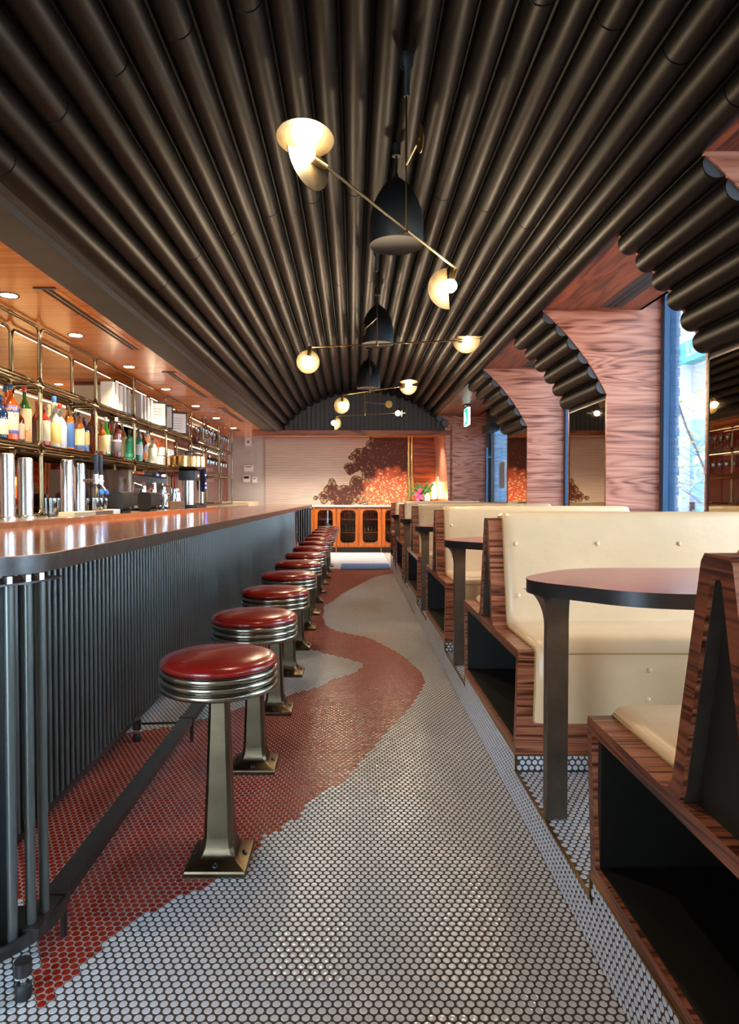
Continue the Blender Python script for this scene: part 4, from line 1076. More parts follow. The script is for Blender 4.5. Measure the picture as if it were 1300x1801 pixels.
# ---------------------------------------------------------------- bottles
def col_mat(prefix, col, **kw):
    n = prefix + '_%02d%02d%02d' % tuple(int(c * 99) for c in col)
    return n if n in MAT else plain(n, col, **kw).name
def bottle(name, px, zb, h, rad, glass, cap, labels, label, x=-2.50, shoulder=.60, neck=.30, capf=.10, liquid=None):
    D = -x * F / (VPX - px)
    r = thing(name, label, 'bottle', (x, D, zb), rz=0.35)
    g = col_mat('glass', glass, rough=.06, coat=.6, spec=.7)
    hs = h * shoulder; hn = h * (shoulder + .17); nr = rad * neck
    prof = [(rad * .85, 0), (rad * .97, .004), (rad, .012), (rad, hs * .94), (rad * .96, hs), (rad * .80, hs + (hn - hs) * .35), (rad * .52, hs + (hn - hs) * .72), (nr, hn), (nr, h * (1 - capf)), (nr * .9, h * (1 - capf) + .002)]
    MB().lathe(prof, n=18).build('glass', g, r, smooth=50)
    cm = col_mat('cap', cap, rough=.35)
    MB().lathe([(nr * 1.12, h * (1 - capf)), (nr * 1.18, h * (1 - capf) + .004), (nr * 1.18, h - .004), (nr * 1.0, h)], n=14).build('cap', cm, r, smooth=50)
    for (z0, z1, c) in labels:
        MB().lathe([(rad * 1.012, h * z0), (rad * 1.02, h * z0 + .001), (rad * 1.02, h * z1 - .001), (rad * 1.012, h * z1)], n=18, cap=False).build('paper_label', col_mat('label', c, rough=.6), r, smooth=50)
    return r
ZS = 1.6075
AMB = (.30, .07, .012); CLR = (.55, .52, .45); CRM = (.72, .60, .36); WHT = (.78, .76, .72); NAVY = (.012, .03, .09); RED = (.42, .02, .015); ORG = (.75, .09, .01); BRN = (.10, .012, .008); GRN = (.03, .22, .03); YEL = (.72, .52, .18); TEAL = (.02, .25, .17)
B = [  # px, height, radius, glass, cap, labels, x, label, shoulder
 (2, .34, .052, NAVY, NAVY, [(.10, .45, CRM)], -2.485, 'navy bottle with cream label beside the orange aperitif bottle', .62),
 (20, .45, .055, ORG, NAVY, [(.50, .62, (.10, .10, .40)), (.18, .50, (.70, .55, .40)), (.12, .18, (.08, .08, .30))], -2.485, 'orange aperitif bottle with navy cap and blue banded label', .62),
 (12, .46, .055, ORG, NAVY, [], -2.59, 'unlabelled orange bottle with navy cap behind the aperitif bottle', .58),
 (33, .30, .045, BRN, (.5, .05, .03), [(.08, .48, (.62, .36, .25))], -2.485, 'small dark bottle with peach label beside the straw-wrapped green bottle', .62),
 (45, .48, .048, GRN, (.60, .02, .03), [(.02, .22, (.45, .25, .10)), (.22, .60, (.62, .52, .30))], -2.485, 'tall green bottle with red cap and straw-coloured wrap', .60),
 (68, .42, .050, (.22, .025, .01), (.25, .02, .02), [], -2.59, 'red-brown bottle standing behind the first brass post', .60),
 (78, .36, .050, (.40, .03, .02), (.35, .02, .02), [(.12, .62, CRM)], -2.485, 'red bottle with a tall cream label beside the clear gins', .66),
 (88, .42, .046, CLR, (.62, .35, .28), [(.05, .40, WHT)], -2.59, 'clear bottle with pinkish stopper', .56),
 (97, .50, .052, CLR, (.03, .12, .55), [(.08, .48, YEL)], -2.485, 'clear bottle with bright blue cap and yellow label', .52),
 (107, .42, .052, CLR, (.60, .03, .02), [(.06, .52, (.45, .50, .62))], -2.485, 'clear bottle with square red cap and blue-grey label', .56),
 (121, .43, .052, (.42, .11, .02), (.04, .02, .015), [(.06, .60, (.03, .10, .30))], -2.485, 'amber bottle with a dark blue label and brown cap', .66),
 (132, .41, .050, (.40, .09, .015), (.10, .05, .02), [(.06, .14, RED)], -2.59, 'amber bottle with a small red seal low on its side', .62),
 (140, .40, .050, (.45, .14, .03), (.03, .02, .02), [(.16, .56, CRM), (.05, .16, (.04, .08, .28))], -2.485, 'amber bottle with cream label above a blue band', .62),
 (149, .36, .048, NAVY, (.16, .012, .02), [(.22, .58, YEL)], -2.485, 'dark blue bottle with yellow label and maroon cap', .66),
 (164, .47, .056, (.27, .035, .01), (.03, .015, .01), [], -2.485, 'plain round-shouldered red-brown bottle beside the second brass post', .62),
 (179, .38, .052, (.42, .12, .02), (.35, .06, .03), [(.12, .56, YEL)], -2.485, 'amber bottle with a wide yellow label', .62),
 (187, .50, .050, GRN, (.55, .55, .52), [(.10, .56, WHT)], -2.59, 'green bottle with silver cap and tall white label', .60),
 (196, .46, .050, RED, (.02, .02, .02), [(.20, .60, WHT)], -2.59, 'red bottle with black cap and white label', .62),
 (206, .53, .050, (.10, .02, .03), (.55, .52, .48), [(.14, .40, (.12, .10, .14)), (.40, .44, WHT)], -2.485, 'dark plum bottle with tall silver cap', .62),
 (216, .46, .050, (.45, .20, .06), (.55, .50, .45), [(.10, .62, CRM)], -2.59, 'amber bottle with a very tall cream label', .66),
 (229, .38, .052, TEAL, (.03, .03, .03), [(.10, .20, (.05, .3, .2))], -2.485, 'stout green gin bottle before the third brass post', .62),
 (244, .42, .050, TEAL, (.03, .03, .05), [(.20, .52, (.55, .65, .66))], -2.485, 'green bottle with pale blue label behind the third brass post', .62),
 (253, .40, .048, BRN, (.10, .02, .02), [(.10, .34, (.75, .22, .05))], -2.485, 'dark bottle with an orange label', .62),
 (260, .48, .048, (.30, .12, .08), (.015, .02, .07), [(.24, .62, WHT)], -2.59, 'tall bottle with navy cap and white label', .62),
 (269, .36, .052, (.45, .42, .38), (.04, .03, .02), [(.03, .60, WHT)], -2.485, 'white-labelled bottle with black neck beside the napkin stacks', .66)]
for (px, h, rad, g, c, labs, x, lab, sh_) in B:
    bottle('bottle', px, ZS, min(h * .90, .425), rad, tuple(k * .6 for k in g), c, [(z0, z1, tuple(k * .8 for k in cc)) for z0, z1, cc in labs], lab, x=x, shoulder=sh_)
# lettering on the aperitif label
Dx = 2.485 * F / (VPX - 20)
tm = Matrix.Translation((-2.485, Dx, ZS)) @ Matrix.Rotation(.1, 4, 'Z') @ Matrix.Translation((.012, -.0565, .226)) @ Matrix.Rotation(math.pi / 2, 4, 'X')
ap = [o for o in bpy.data.objects if o.get('label', '').startswith('orange aperitif')][0]
plain('letter_orange', (.85, .35, .05), .5)
txt = text_mesh('lettering', 'Aperol', 'letter_orange', .042, Matrix.Rotation(-.35, 4, 'Z') @ Matrix.Translation((-ap.location)) @ tm, ap)
# ---------------------------------------------------------------- binders, papers, napkins, bowls on the rack
def box_thing(name, label, cat, loc, s, mat, group=None, bevel=.004, extra=None):
    r = thing(name, label, cat, loc, group=group)
    MB().bb(-s[0] / 2, s[0] / 2, -s[1] / 2, s[1] / 2, 0, s[2]).build('body', mat, r, smooth=0, bevel=bevel)
    if extra: extra(r, s)
    return r
def spine(r, s): MB().bb(s[0] / 2, s[0] / 2 + .002, -s[1] * .3, s[1] * .3, s[2] * .1, s[2] * .3).build('spine_label', 'paper', r, smooth=0)
ZS2 = 2.0925
for i, px in enumerate((196, 203, 210, 217, 224, 246, 252, 258, 264)):
    D = 2.50 * F / (VPX - px)
    box_thing('binder', 'white binder on the top rack shelf, ' + ('last one, beside the clipboards' if i == 8 else ORD[i + 1] + ' from the beige pier'), 'binder', (-2.53, D, ZS2), (.13, .050 + .01 * (i % 3), .29 + .012 * (i % 2)), 'binder_grey', group='white binders on the top rack shelf', extra=spine)
for px, lab, m in ((276, 'grey clipboard with printed sheet standing beside the white binders', 'paper'), (288, 'dark clipboard leaning behind the printed sheet', 'black_plastic'), (314, 'framed printed sheet standing on the end of the top rack shelf', 'paper')):
    D = 2.5 * F / (VPX - px)
    r = thing('clipboard', lab, 'clipboard', (-2.5, D, ZS2), rz=.5)
    MB().bb(-.13, .13, -.006, .006, 0, .32).build('board', 'black_plastic', r, smooth=0)
    MB().bb(-.11, .11, -.009, -.005, .02, .29).build('sheet', m if m == 'paper' else 'wall_pale', r, smooth=0)
    for k in range(5): MB().bb(-.085, .06, -.0095, -.0085, .08 + .035 * k, .084 + .035 * k).build('print_line', 'table_leg', r, smooth=0)
for i, (px, dz) in enumerate(((283, 0), (294, 0), (283, .115), (294, .115))):
    D = 2.5 * F / (VPX - px)
    box_thing('napkin_stack', ['lower napkin stack beside the white-labelled bottle', 'lower napkin stack nearer the bowls', 'upper napkin stack beside the white-labelled bottle', 'upper napkin stack nearer the bowls'][i], 'napkins', (-2.52, D, ZS + dz), (.17, .25, .113), 'paper', group='napkin stacks', bevel=.012)
def bowl(loc, R, label):
    r = thing('bowl', label, 'bowl', loc)
    MB().lathe([(R * .4, 0), (R * .45, .01), (R * .8, R * .45), (R, R * .9), (R * .97, R * .9), (R * .76, R * .48), (R * .3, .02)], n=24).build('body', 'ceramic', r, smooth=50)
for px, R, lab in ((304, .09, 'white bowl nearest the napkin stacks'), (315, .085, 'white bowl in the middle of the rack end'), (323.5, .075, 'white bowl at the end of the bottle rack')):
    bowl((-2.52, 2.52 * F / (VPX - px), ZS), R, lab)

# unseen fill lights added in the low passage ceiling to brighten the mural
for i, x in enumerate((-1.7, -.6, .5, 1.4)):
    r = thing('downlight', 'unseen fill light added before the mural, ' + ['by the pale wall', 'second from the pale wall', 'third from the pale wall', 'by the candle lamps'][i], 'light', (x, 13.62, ZBAR + .005), group='added passage fill lights')
    MB().lathe([(.052, -.001), (.062, -.006), (.066, -.001), (.066, .0)], n=28).build('trim_ring', 'dark_metal', r)
    MB().cyl((0, 0, -.0035), (0, 0, -.001), .050, 28).build('lens', 'downlight', r)
    l = bpy.data.lights.new('downlight_beam', 'SPOT'); l.energy = 220; l.color = (1, .82, .64); l.spot_size = math.radians(120); l.spot_blend = .8; l.shadow_soft_size = .04
    lo = bpy.data.objects.new('downlight_beam', l); COL.objects.link(lo); lo.parent = r; lo.location = (0, 0, -.012)
# ---------------------------------------------------------------- beer taps and bar-top items
ZK = 1.05
def tower(px, x, h, R, label, arms=(), mat='chrome'):
    D = -x * F / (VPX - px)
    r = thing('tap_tower', label, 'beer tap', (x, D, ZK))
    MB().lathe([(R * 1.35, 0), (R * 1.35, .012), (R * 1.02, .02), (R, .03), (R, h - .02), (R * .96, h - .006), (R * .8, h)], n=28).build('column', mat, r, smooth=40)
    for (a_, L) in arms:
        d = V3((math.cos(a_), math.sin(a_), 0)); zt = h * .66
        f = MB().cyl(d * R * .8 + V3((0, 0, zt)), d * L + V3((0, 0, zt)), .014, 12).cyl(d * (L - .02) + V3((0, 0, zt - .03)), d * (L - .02) + V3((0, 0, zt + .05)), .020, 12).build('faucet', 'chrome', r)
        MB().cyl(d * (L - .02) + V3((0, 0, zt - .03)), d * (L + .03) + V3((0, 0, zt - .09)), .011, 10).build('spout', 'chrome', f)
        MB().cyl(d * (L + .022) + V3((0, 0, zt - .08)), d * (L + .040) + V3((0, 0, zt - .115)), .017, 10).build('spout_plug', col_mat('plug', (.02, .18, .75), rough=.4), f)
        MB().lathe([(.010, 0), (.013, .02), (.019, .12), (.017, .17), (.006, .18)], tuple(d * (L - .02) + V3((0, 0, zt + .05))), 12).build('handle', 'navy', f)
    return r
tower(13, -2.30, .44, .045, 'steel tap column nearest the orange bottles', mat='steel')
tower(45, -2.34, .43, .050, 'thick steel tap column below the green straw-wrapped bottle', mat='steel')
tower(117.5, -2.30, .45, .048, 'chrome beer tap column below the blue-labelled bottle, beside the serving tray')
tower(140, -2.34, .44, .046, 'chrome beer tap column carrying two faucets with dark handles', arms=((-.35, .20), (.9, .22)))
box_thing('tray', 'pale wooden tray under the two beer taps', 'tray', (-2.16, 2.16 * F / (VPX - 137), ZK), (.12, .42, .035), 'kraft')
box_thing('tray', 'dark wooden tray next to the pale tray', 'tray', (-2.16, 2.16 * F / (VPX - 172), ZK), (.12, .40, .035), 'tray_wood')
box_thing('tray', 'small white box at the end of the dark wooden tray', 'box', (-2.16, 2.16 * F / (VPX - 196), ZK), (.10, .16, .04), 'paper')
def tumbler_mesh(R=.04, h=.10):
    return MB().lathe([(R * .80, 0), (R * .84, .006), (R, h), (R * .94, h), (R * .76, .012), (.004, .010)], n=16, cap=True)
def tumbler(loc, label, R=.04, h=.10, group=None):
    r = thing('tumbler', label, 'glass', loc, group=group)
    tumbler_mesh(R, h).build('body', 'glassware', r, smooth=50); return r
g0 = None
spots = [(150, -2.365), (167, -2.265), (163, -2.365), (175, -2.265), (178, -2.365), (184, -2.265), (92, -2.30), (84, -2.50), (99, -2.50)]
for i, (px, x) in enumerate(spots):
    loc = (x, -x * F / (VPX - px), ZK); lab = 'clear tumbler, %s from the faucets in the cluster beside the beer taps' % ORD[i + 1] if i < 6 else ['clear tumbler right behind the serving tray end', 'clear tumbler between tap columns, closest to the dark mirror', 'clear tumbler between tap columns, closest to the tap with faucets'][i - 6]
    if g0 is None: g0 = tumbler(loc, lab, .040, .14, 'tumblers on the back counter')
    else: dup(g0, loc, 0, lab)
# espresso machine
em = thing('espresso_machine', 'chrome and black espresso machine on the back counter', 'coffee machine', (-2.56, 7.65, ZK))
MB().rbox(-.22, .18, -.62, .62, .06, .40, .03, axis=1).build('body', 'black_plastic', em)
MB().rbox(-.22, .22, -.66, -.62, .03, .44, .03, axis=1).build('side_panel', 'chrome', em)
MB().rbox(-.22, .22, .62, .66, .03, .44, .03, axis=1).build('side_panel', 'chrome', em)
MB().rbox(-.20, .20, -.62, .62, .40, .43, .01, axis=2).build('cup_tray', 'chrome', em)
MB().bb(-.20, .26, -.60, .60, .03, .06).build('drip_tray', 'steel', em, smooth=0)
for y_ in (-.55, .55): MB().cyl((.1, y_, 0), (.1, y_, .05), .022, 10).build('leg', 'chrome', em)
for y_ in (-.38, 0, .38):
    g = MB().cyl((.18, y_, .27), (.26, y_, .27), .05, 16).cyl((.24, y_, .20), (.24, y_, .27), .035, 16).build('group_head', 'chrome', em)
    MB().cyl((.24, y_, .195), (.32, y_, .175), .013, 10).build('portafilter_handle', 'black_plastic', g)
    MB().cyl((.24, y_, .16), (.24, y_, .20), .033, 16).build('portafilter', 'steel', g)
for y_ in (-.56, .56): MB().tube([(.20, y_, .30), (.28, y_, .27), (.29, y_, .16), (.27, y_, .10)], .007, 8).build('steam_wand', 'chrome', em)
MB().tube([(.19, -.18, .22), (.26, -.20, .18), (.24, -.15, .10), (.27, -.22, .07)], .008, 6).tube([(.19, -.10, .22), (.27, -.08, .17), (.24, -.12, .10)], .008, 6).build('red_hose', 'tap_red', em)
for i, (px, s) in enumerate(((213, 1.0), (262, 1.0))):
    r = thing('toaster', ['boxy grey appliance before the espresso machine', 'boxy grey appliance with rounded top beside the red hoses'][i], 'appliance', (-2.17, 2.17 * F / (VPX - px), ZK))
    MB().rbox(-.07, .07, -.15, .15, .02, .20, .04, axis=1).build('body', 'cavity_dark', r)
    MB().bb(-.05, .05, -.12, .12, 0, .02).build('base', 'black_plastic', r, smooth=0)
    MB().cyl((.07, .0, .05), (.085, .0, .05), .012, 10).build('knob', 'chrome', r)
def pitcher(px, x, R, h, label):
    r = thing('pitcher', label, 'pitcher', (x, -x * F / (VPX - px), ZK + .0))
    MB().lathe([(R * .95, 0), (R, .01), (R * .98, h * .35), (R * .62, h * .8), (R * .66, h), (R * .6, h), (R * .56, h * .8), (R * .4, h * .5)], n=20).build('body', 'chrome', r, smooth=50)
    MB().tube([(R * .5, -R * .5, h * .9), (R * .95, -R * .95, h * .8), (R * 1.0, -R * 1.0, h * .45), (R * .68, -R * .68, h * .25)], .007, 6).build('handle', 'chrome', r)
pitcher(288, -2.16, .05, .22, 'slim steel pitcher beside the grey appliance')
pitcher(308, -2.18, .075, .25, 'broad steel pitcher before the grinder with the gold drum')
# grinder / brewer with brass drum
gr = thing('coffee_brewer', 'tall coffee brewer with a wide gold drum and steel column', 'coffee machine', (-2.12, 2.12 * F / (VPX - 331), ZK))
MB().rbox(-.13, .16, -.15, .15, 0, .05, .03).build('base', 'black_plastic', gr)
MB().lathe([(.075, .05), (.075, .36)], n=24).build('column', 'steel', gr, smooth=40)
MB().rbox(-.10, .13, -.12, .12, .36, .48, .03).build('head', 'black_plastic', gr)
MB().bb(.125, .133, -.05, .05, .40, .44).build('display', 'paper', gr, smooth=0)
MB().lathe([(.10, .48), (.21, .52), (.24, .53), (.24, .66), (.22, .675), (.05, .68)], n=40).build('drum', 'gold_drum', gr, smooth=40)
MB().lathe([(.04, .68), (.045, .72), (.15, .725), (.15, .735), (.01, .74)], n=24).build('lid', 'black_plastic', gr, smooth=40)
bt = thing('tap_tower', 'dark blue water tap tower with small lit buttons beside the gold drum', 'tap', (-2.16, 2.16 * F / (VPX - 355), ZK))
MB().rbox(-.055, .055, -.09, .09, 0, .06, .02).build('base', 'black_plastic', bt)
MB().cyl((0, 0, .06), (0, 0, .26), .022, 12).build('neck', 'steel', bt)
MB().prism([(-.05, .24), (.05, .22), (.06, .40), (.045, .56), (-.055, .60), (-.065, .42)], -.05, .05, 'Y').build('head', 'navy', bt, smooth=30)
for z_ in (.28, .34, .46): MB().cyl((.06, -.02, z_), (.068, -.02, z_), .010, 10).build('lit_button', 'led_blue', bt)
MB().cyl((-.02, -.06, .05), (-.02, -.06, .42), .008, 8).build('hose', 'white_plastic', bt)
box_thing('box', 'brown square tin beside the gold drum brewer', 'tin', (-2.10, 2.10 * F / (VPX - 312), ZK), (.13, .2, .10), 'tray_wood')
# ---------------------------------------------------------------- wine glasses in the far rack
def wine_prof(s=1.0):
    return [(.036 * s, 0), (.036 * s, .003 * s), (.006 * s, .010 * s), (.0045 * s, .10 * s), (.012 * s, .115 * s), (.034 * s, .15 * s), (.040 * s, .185 * s), (.032 * s, .235 * s), (.030 * s, .235 * s), (.038 * s, .185 * s), (.030 * s, .15 * s), (.004, .12 * s)]
wg = thing('wine_glass', 'x', 'glass', (0, 0, 0)); MB().lathe(wine_prof(1.15), n=14).build('body', 'glassware', wg, smooth=60)
wh = thing('wine_glass', 'x', 'glass', (0, 0, 0)); MB().lathe([(r_, -z_) for r_, z_ in wine_prof(1.15)], n=14).build('body', 'glassware', wh, smooth=60)
fs = fh = True
for i in range(11):
    y_ = 10.78 + .215 * i
    for x_ in (-2.47, -2.58):
        if abs(y_ - 11.85) < .08: continue
        lab = 'upright wine glass in the %s row of the glass rack, %s from the pale wall' % ('front' if x_ > -2.5 else 'rear', ORD[11 - i])
        if fs: wg.location = (x_, y_, ZS2); wg['label'] = lab; wg['group'] = 'upright wine glasses'; fs = False
        else: dup(wg, (x_, y_ + (.1 if x_ < -2.5 else 0), ZS2), 0, lab)
for i in range(10):
    y_ = 10.80 + .225 * i
    if abs(y_ - 11.85) < .07: continue
    lab = 'wine glass hanging upside down below the glass rack, %s from the pale wall' % ORD[10 - i]
    if fh: wh.location = (-2.50, y_, 2.035); wh['label'] = lab; wh['group'] = 'hanging wine glasses'; fh = False
    else: dup(wh, (-2.50, y_, 2.035), 0, lab)
hb = MB()
# ---------------------------------------------------------------- display cabinets below the mural
YC = 14.18
def cabinet(x0, w, label, ndoor=2, filled=True):
    r = thing('display_cabinet', label, 'cabinet', (x0, YC, 0), group='display cabinets below the mural')
    dpt = DBACK - .04 - YC; z0, z1 = .14, .985
    b = MB().bb(0, .02, .02, dpt, z0, z1).bb(w - .02, w, .02, dpt, z0, z1).bb(.02, w - .02, dpt - .02, dpt, z0, z1).bb(.02, w - .02, .02, dpt, z0, z0 + .02).bb(.02, w - .02, .02, dpt, z1 - .02, z1)
    b.build('carcass', 'wood_cabinet', r, smooth=0)
    for z_ in (.44, .72): MB().bb(.02, w - .02, .05, dpt - .02, z_ - .018, z_).build('shelf', 'wood_cabinet', r, smooth=0)
    MB().bb(.0, w, .05, .07, 0, .12).build('plinth_grille', 'grille_dark', r, smooth=0)
    MB().bb(w - .016, w, .0, .05, 0, .14).build('plinth_end', 'wood_cabinet', r, smooth=0)
    MB().bb(0, w, .0, .05, .12, .14).build('plinth_rail', 'wood_cabinet', r, smooth=0)
    MB().bb(.04, w - .04, .06, .075, z1 - .030, z1 - .022).build('light_strip', 'cabinet_led', r, smooth=0)
    dw = w / ndoor
    for k in range(ndoor):
        d0 = k * dw + .004; d1 = (k + 1) * dw - .004
        inner = rrect(d0 + .075, z0 + .075, d1 - .075, z1 - .065, .085, 5)
        n = len(inner); outer = []
        cx, cz = (d0 + d1) / 2, (z0 + z1) / 2
        for (px_, pz_) in inner:
            dx, dz = px_ - cx, pz_ - cz
            s_ = min(((d1 - d0) / 2) / max(abs(dx), 1e-6), ((z1 - z0 - .01) / 2) / max(abs(dz), 1e-6)); outer.append((cx + dx * s_, cz + dz * s_))
        # put exact corners in
        for cxn, czn in ((d0, z0 + .005), (d1, z0 + .005), (d1, z1 - .005), (d0, z1 - .005)):
            j = min(range(n), key=lambda q: (outer[q][0] - cxn) ** 2 + (outer[q][1] - czn) ** 2); outer[j] = (cxn, czn)
        dm = MB()
        for i in range(n):
            j = (i + 1) % n; dm.prism([outer[i], outer[j], inner[j], inner[i]], 0.0, .02, 'Y')
        do = dm.build('door', 'wood_cabinet', r, smooth=20)
        MB().prism(rrect(d0 + .072, z0 + .072, d1 - .072, z1 - .062, .085, 5), .009, .012, 'Y').build('glass', 'pane_cabinet', do, smooth=20)
        MB().tube([(p[0], .0, p[1]) for p in inner], .004, 6, True).build('bead', 'brass_dark', do)
    return r
UW = .97; UX = [-1.335, -.365, .605]
names = ['orange wood display cabinet beside the bar end', 'orange wood display cabinet in the middle below the mural', 'orange wood display cabinet behind the last booth bench']
for x0, nm in zip(UX, names): cabinet(x0, UW - .004, nm)
cabinet(1.575, .335, 'narrow orange wood cabinet below the candle lamps', 1)
tg = None
for ci, x0 in enumerate(UX):
    for dk in range(2):
        for z_, n_, hh, R in ((.44, 4, .16, .034), (.72, 3, .13, .04), (.16, 4, .09, .042)):
            for i in range(n_):
                loc = (x0 + UW / 2 * dk + .12 + (UW / 2 - .24) * i / (n_ - 1), YC + .17, z_ + .0005)
                lab = '%s clear glass from the bar, %s shelf, %s' % (ORD[dk * n_ + i + 1], {.44: 'middle', .72: 'upper', .16: 'lowest'}[z_], ['cabinet beside the bar', 'middle cabinet', 'cabinet behind the last booth'][ci])
                key = (hh, R)
                if key not in stub: stub[key] = tumbler(loc, lab, R, hh, 'glasses in the display cabinets')
                else: dup(stub[key], loc, 0, lab)
ct = thing('cabinet_top', 'white stone top running over the display cabinets', 'worktop', (-1.35, YC, .986))
MB().bb(0, 3.26, -.02, DBACK - .04 - YC, 0, .035).build('slab', 'stone_white', ct, smooth=0, bevel=.004)
# ---------------------------------------------------------------- flowers and candle lamps
ZT_ = 1.0215
vp = at(743, 880, 14.45)
vs = thing('flower_vase', 'vase of pink blooms and green leaves beside the candle lamps', 'flowers', (vp.x, 14.45, ZT_))
MB().lathe([(.05, 0), (.07, .02), (.075, .08), (.05, .13), (.058, .15), (.05, .15), (.04, .12)], n=18).build('vase', 'navy', vs, smooth=50)
def leaf(base, direction, L, w):
    d = V3(direction).normalized(); s = d.cross(V3((0, -1, .3))).normalized(); b_ = V3(base); up = V3((0, -.25, .1))
    pts = [(0, 0), (.3, .8), (.6, 1), (.85, .5), (1, 0)]
    V = []
    for t, k in pts: V += [b_ + d * L * t + s * w * k + up * .12 * L * math.sin(t * 3), b_ + d * L * t - s * w * k + up * .12 * L * math.sin(t * 3)]
    V2 = [p + V3((0, .003, 0)) for p in V]; n = len(V)
    Fc = [(2 * i, 2 * i + 1, 2 * i + 3, 2 * i + 2) for i in range(len(pts) - 1)]
    m = MB(); m.add(V, Fc); m.add(V2, [q[::-1] for q in Fc]); return m
random.seed(3)
for i in range(46):
    a_ = random.uniform(-2.5, 2.5); up_ = random.uniform(.0, 1.1); base = (random.uniform(-.12, .12), random.uniform(-.06, .06), .14 + random.uniform(0, .22))
    leaf(base, (math.sin(a_), random.uniform(-.4, .2), up_), random.uniform(.14, .26), random.uniform(.018, .035)).build('leaf', 'leaf_green', vs, smooth=0)
for (x_, z_) in ((-.14, .20), (-.07, .30), (-.03, .17), (-.11, .12)):
    fl_ = MB().sphere((x_, -.09, z_), .045, 10, 8, (.9, .9, 1.3))
    bl_o = fl_.build('bloom', 'petal_pink', vs, smooth=60)
    for k in range(5):
        t = 2 * math.pi * k / 5
        leaf((x_, -.10, z_ - .03), (math.cos(t) * .6, -.3, .8 + .3 * math.sin(t)), .11, .022).build('petal', 'petal_pink', bl_o, smooth=0)
for k in range(4): leaf((.08 + .03 * k, -.02, .2), (.3 + .15 * k, 0, 1), .30, .010).build('leaf', 'leaf_yellow', vs, smooth=0)
def candle(px, ytop, ybot, wpx, label, stem=False, D=14.5):
    a_, b_ = at(px, ytop, D), at(px, ybot, D); w = wpx * D / F / 2
    r = thing('candle_lamp', label, 'lamp', (a_.x, D, ZT_), group='candle lamps by the flowers')
    z0 = b_.z - ZT_; h = a_.z - b_.z
    if stem:
        MB().lathe([(.05, 0), (.05, .015), (.016, .03), (.016, z0 - .01), (w, z0)], n=16).build('stem', 'brass', r, smooth=40)
    else:
        MB().lathe([(w * .9, 0), (w, .01), (w, max(z0, .012))], n=16).build('base', 'brass', r, smooth=40)
    z0 = max(z0, .012)
    MB().lathe([(w, z0), (w, z0 + h * .72), (w * .55, z0 + h * .78), (w * .5, z0 + h)], n=20).build('shade', 'candle', r, smooth=40)
candle(752, 868, 880, 8, 'smallest glowing candle lamp, closest to the flowers', D=14.35)
candle(764, 848, 877, 9, 'glowing candle lamp of middle height beside the flowers', D=14.62)
candle(774, 833, 854, 8.5, 'tallest glowing candle lamp on a brass stem', stem=True, D=14.5)
box_thing('tin', 'small dark holder beside the tallest candle lamp', 'holder', (at(787, 880, 14.5).x, 14.5, ZT_), (.05, .05, .10), 'tray_wood')
# ---------------------------------------------------------------- floor mat, exit sign
mt = thing('floor_mat', 'blue ribbed floor mat before the display cabinets', 'mat', (.20, 11.3, 0))
MB().rbox(-.40, .41, -.46, .46, 0.0, .010, .02).build('pile', 'mat_blue', mt)
MB().rbox(-.415, .42, -.475, .475, 0.0, .005, .02).build('border', 'rubber', mt)
xs = thing('exit_sign', 'green illuminated exit sign hanging from the door bay ceiling', 'sign', (1.98, 11.55, ZBAY))
MB().rbox(-.022, .022, -.20, .20, -.36, -.06, .008, axis=0).build('housing', 'exit_white', xs)
for sx in (-1, 1): MB().bb(sx * .0225 - .001, sx * .0225 + .001, -.19, .19, -.35, -.07).build('face', 'exit_green', xs, smooth=0)
for sx, rz in ((-1, -math.pi / 2), (1, math.pi / 2)):
    # running figure and doorway
    f = MB()
    s_ = -1 if sx < 0 else 1
    q = lambda u, v: (sx * .0245, s_ * u, -.21 + v)
    for (u0, v0, u1, v1, w_) in ((-.02, .03, .02, -.02, .018), (.02, -.02, .06, -.05, .014), (.06, -.05, .05, -.10, .012), (.02, -.02, -.03, -.06, .014), (-.03, -.06, -.08, -.05, .012), (-.02, .03, .03, .02, .011), (-.015, .03, -.06, .0, .011)):
        f.cyl(q(u0, v0), q(u1, v1), w_ / 2, 6)
    f.sphere(q(-.03, .065), .018, 8, 6, (.2, 1, 1))
    f.bb(sx * .0235, sx * .0255, .09, .17, -.33, -.10)
    f.build('pictogram', 'exit_white', xs)
MB().bb(-.05, .05, -.12, .12, -.02, 0).build('canopy', 'dark_metal', xs, smooth=0); MB().cyl((0, 0, -.06), (0, 0, -.01), .012, 8).build('stem', 'dark_metal', xs)
# ---------------------------------------------------------------- outside: brick pier, street, building, tree
gnd = MB().bb(2.95, 60, -20, 80, -.25, -.12).build('ground', 'asphalt', smooth=0, kind='structure'); tag(gnd, 'pale street outside the windows')
def pier_(x0, x1, y, label):
    p = MB().bb(x0 + .01, x1 - .01, y + .01, y + .25, -.1, 3.9).build('wall_right', 'mortar_blue', smooth=0, kind='structure'); tag(p, label)
    z = -.08; j = 0; b0_ = None
    while z < 3.85:
        xs_ = [(x0, x0 + .10), (x0 + .112, x1)] if j % 2 and x1 - x0 > .2 else [(x0, x1)]
        for (a_, b_) in xs_: MB().bb(a_, b_ + (.008 if j % 2 else 0), y, y + .24, z, z + .076).build('brick', 'brick_blue', p, smooth=0)
        z += .086; j += 1
    return p
pier_(2.752, 2.812, 5.72, 'blue painted brick pier outside the tall window')
pier_(2.76, 3.35, 12.95, 'blue painted brick pier outside the street door')
bld = thing('building', 'white building across the street with green lease sign and blue poster', 'building', (15.0, 29.0, -.12))
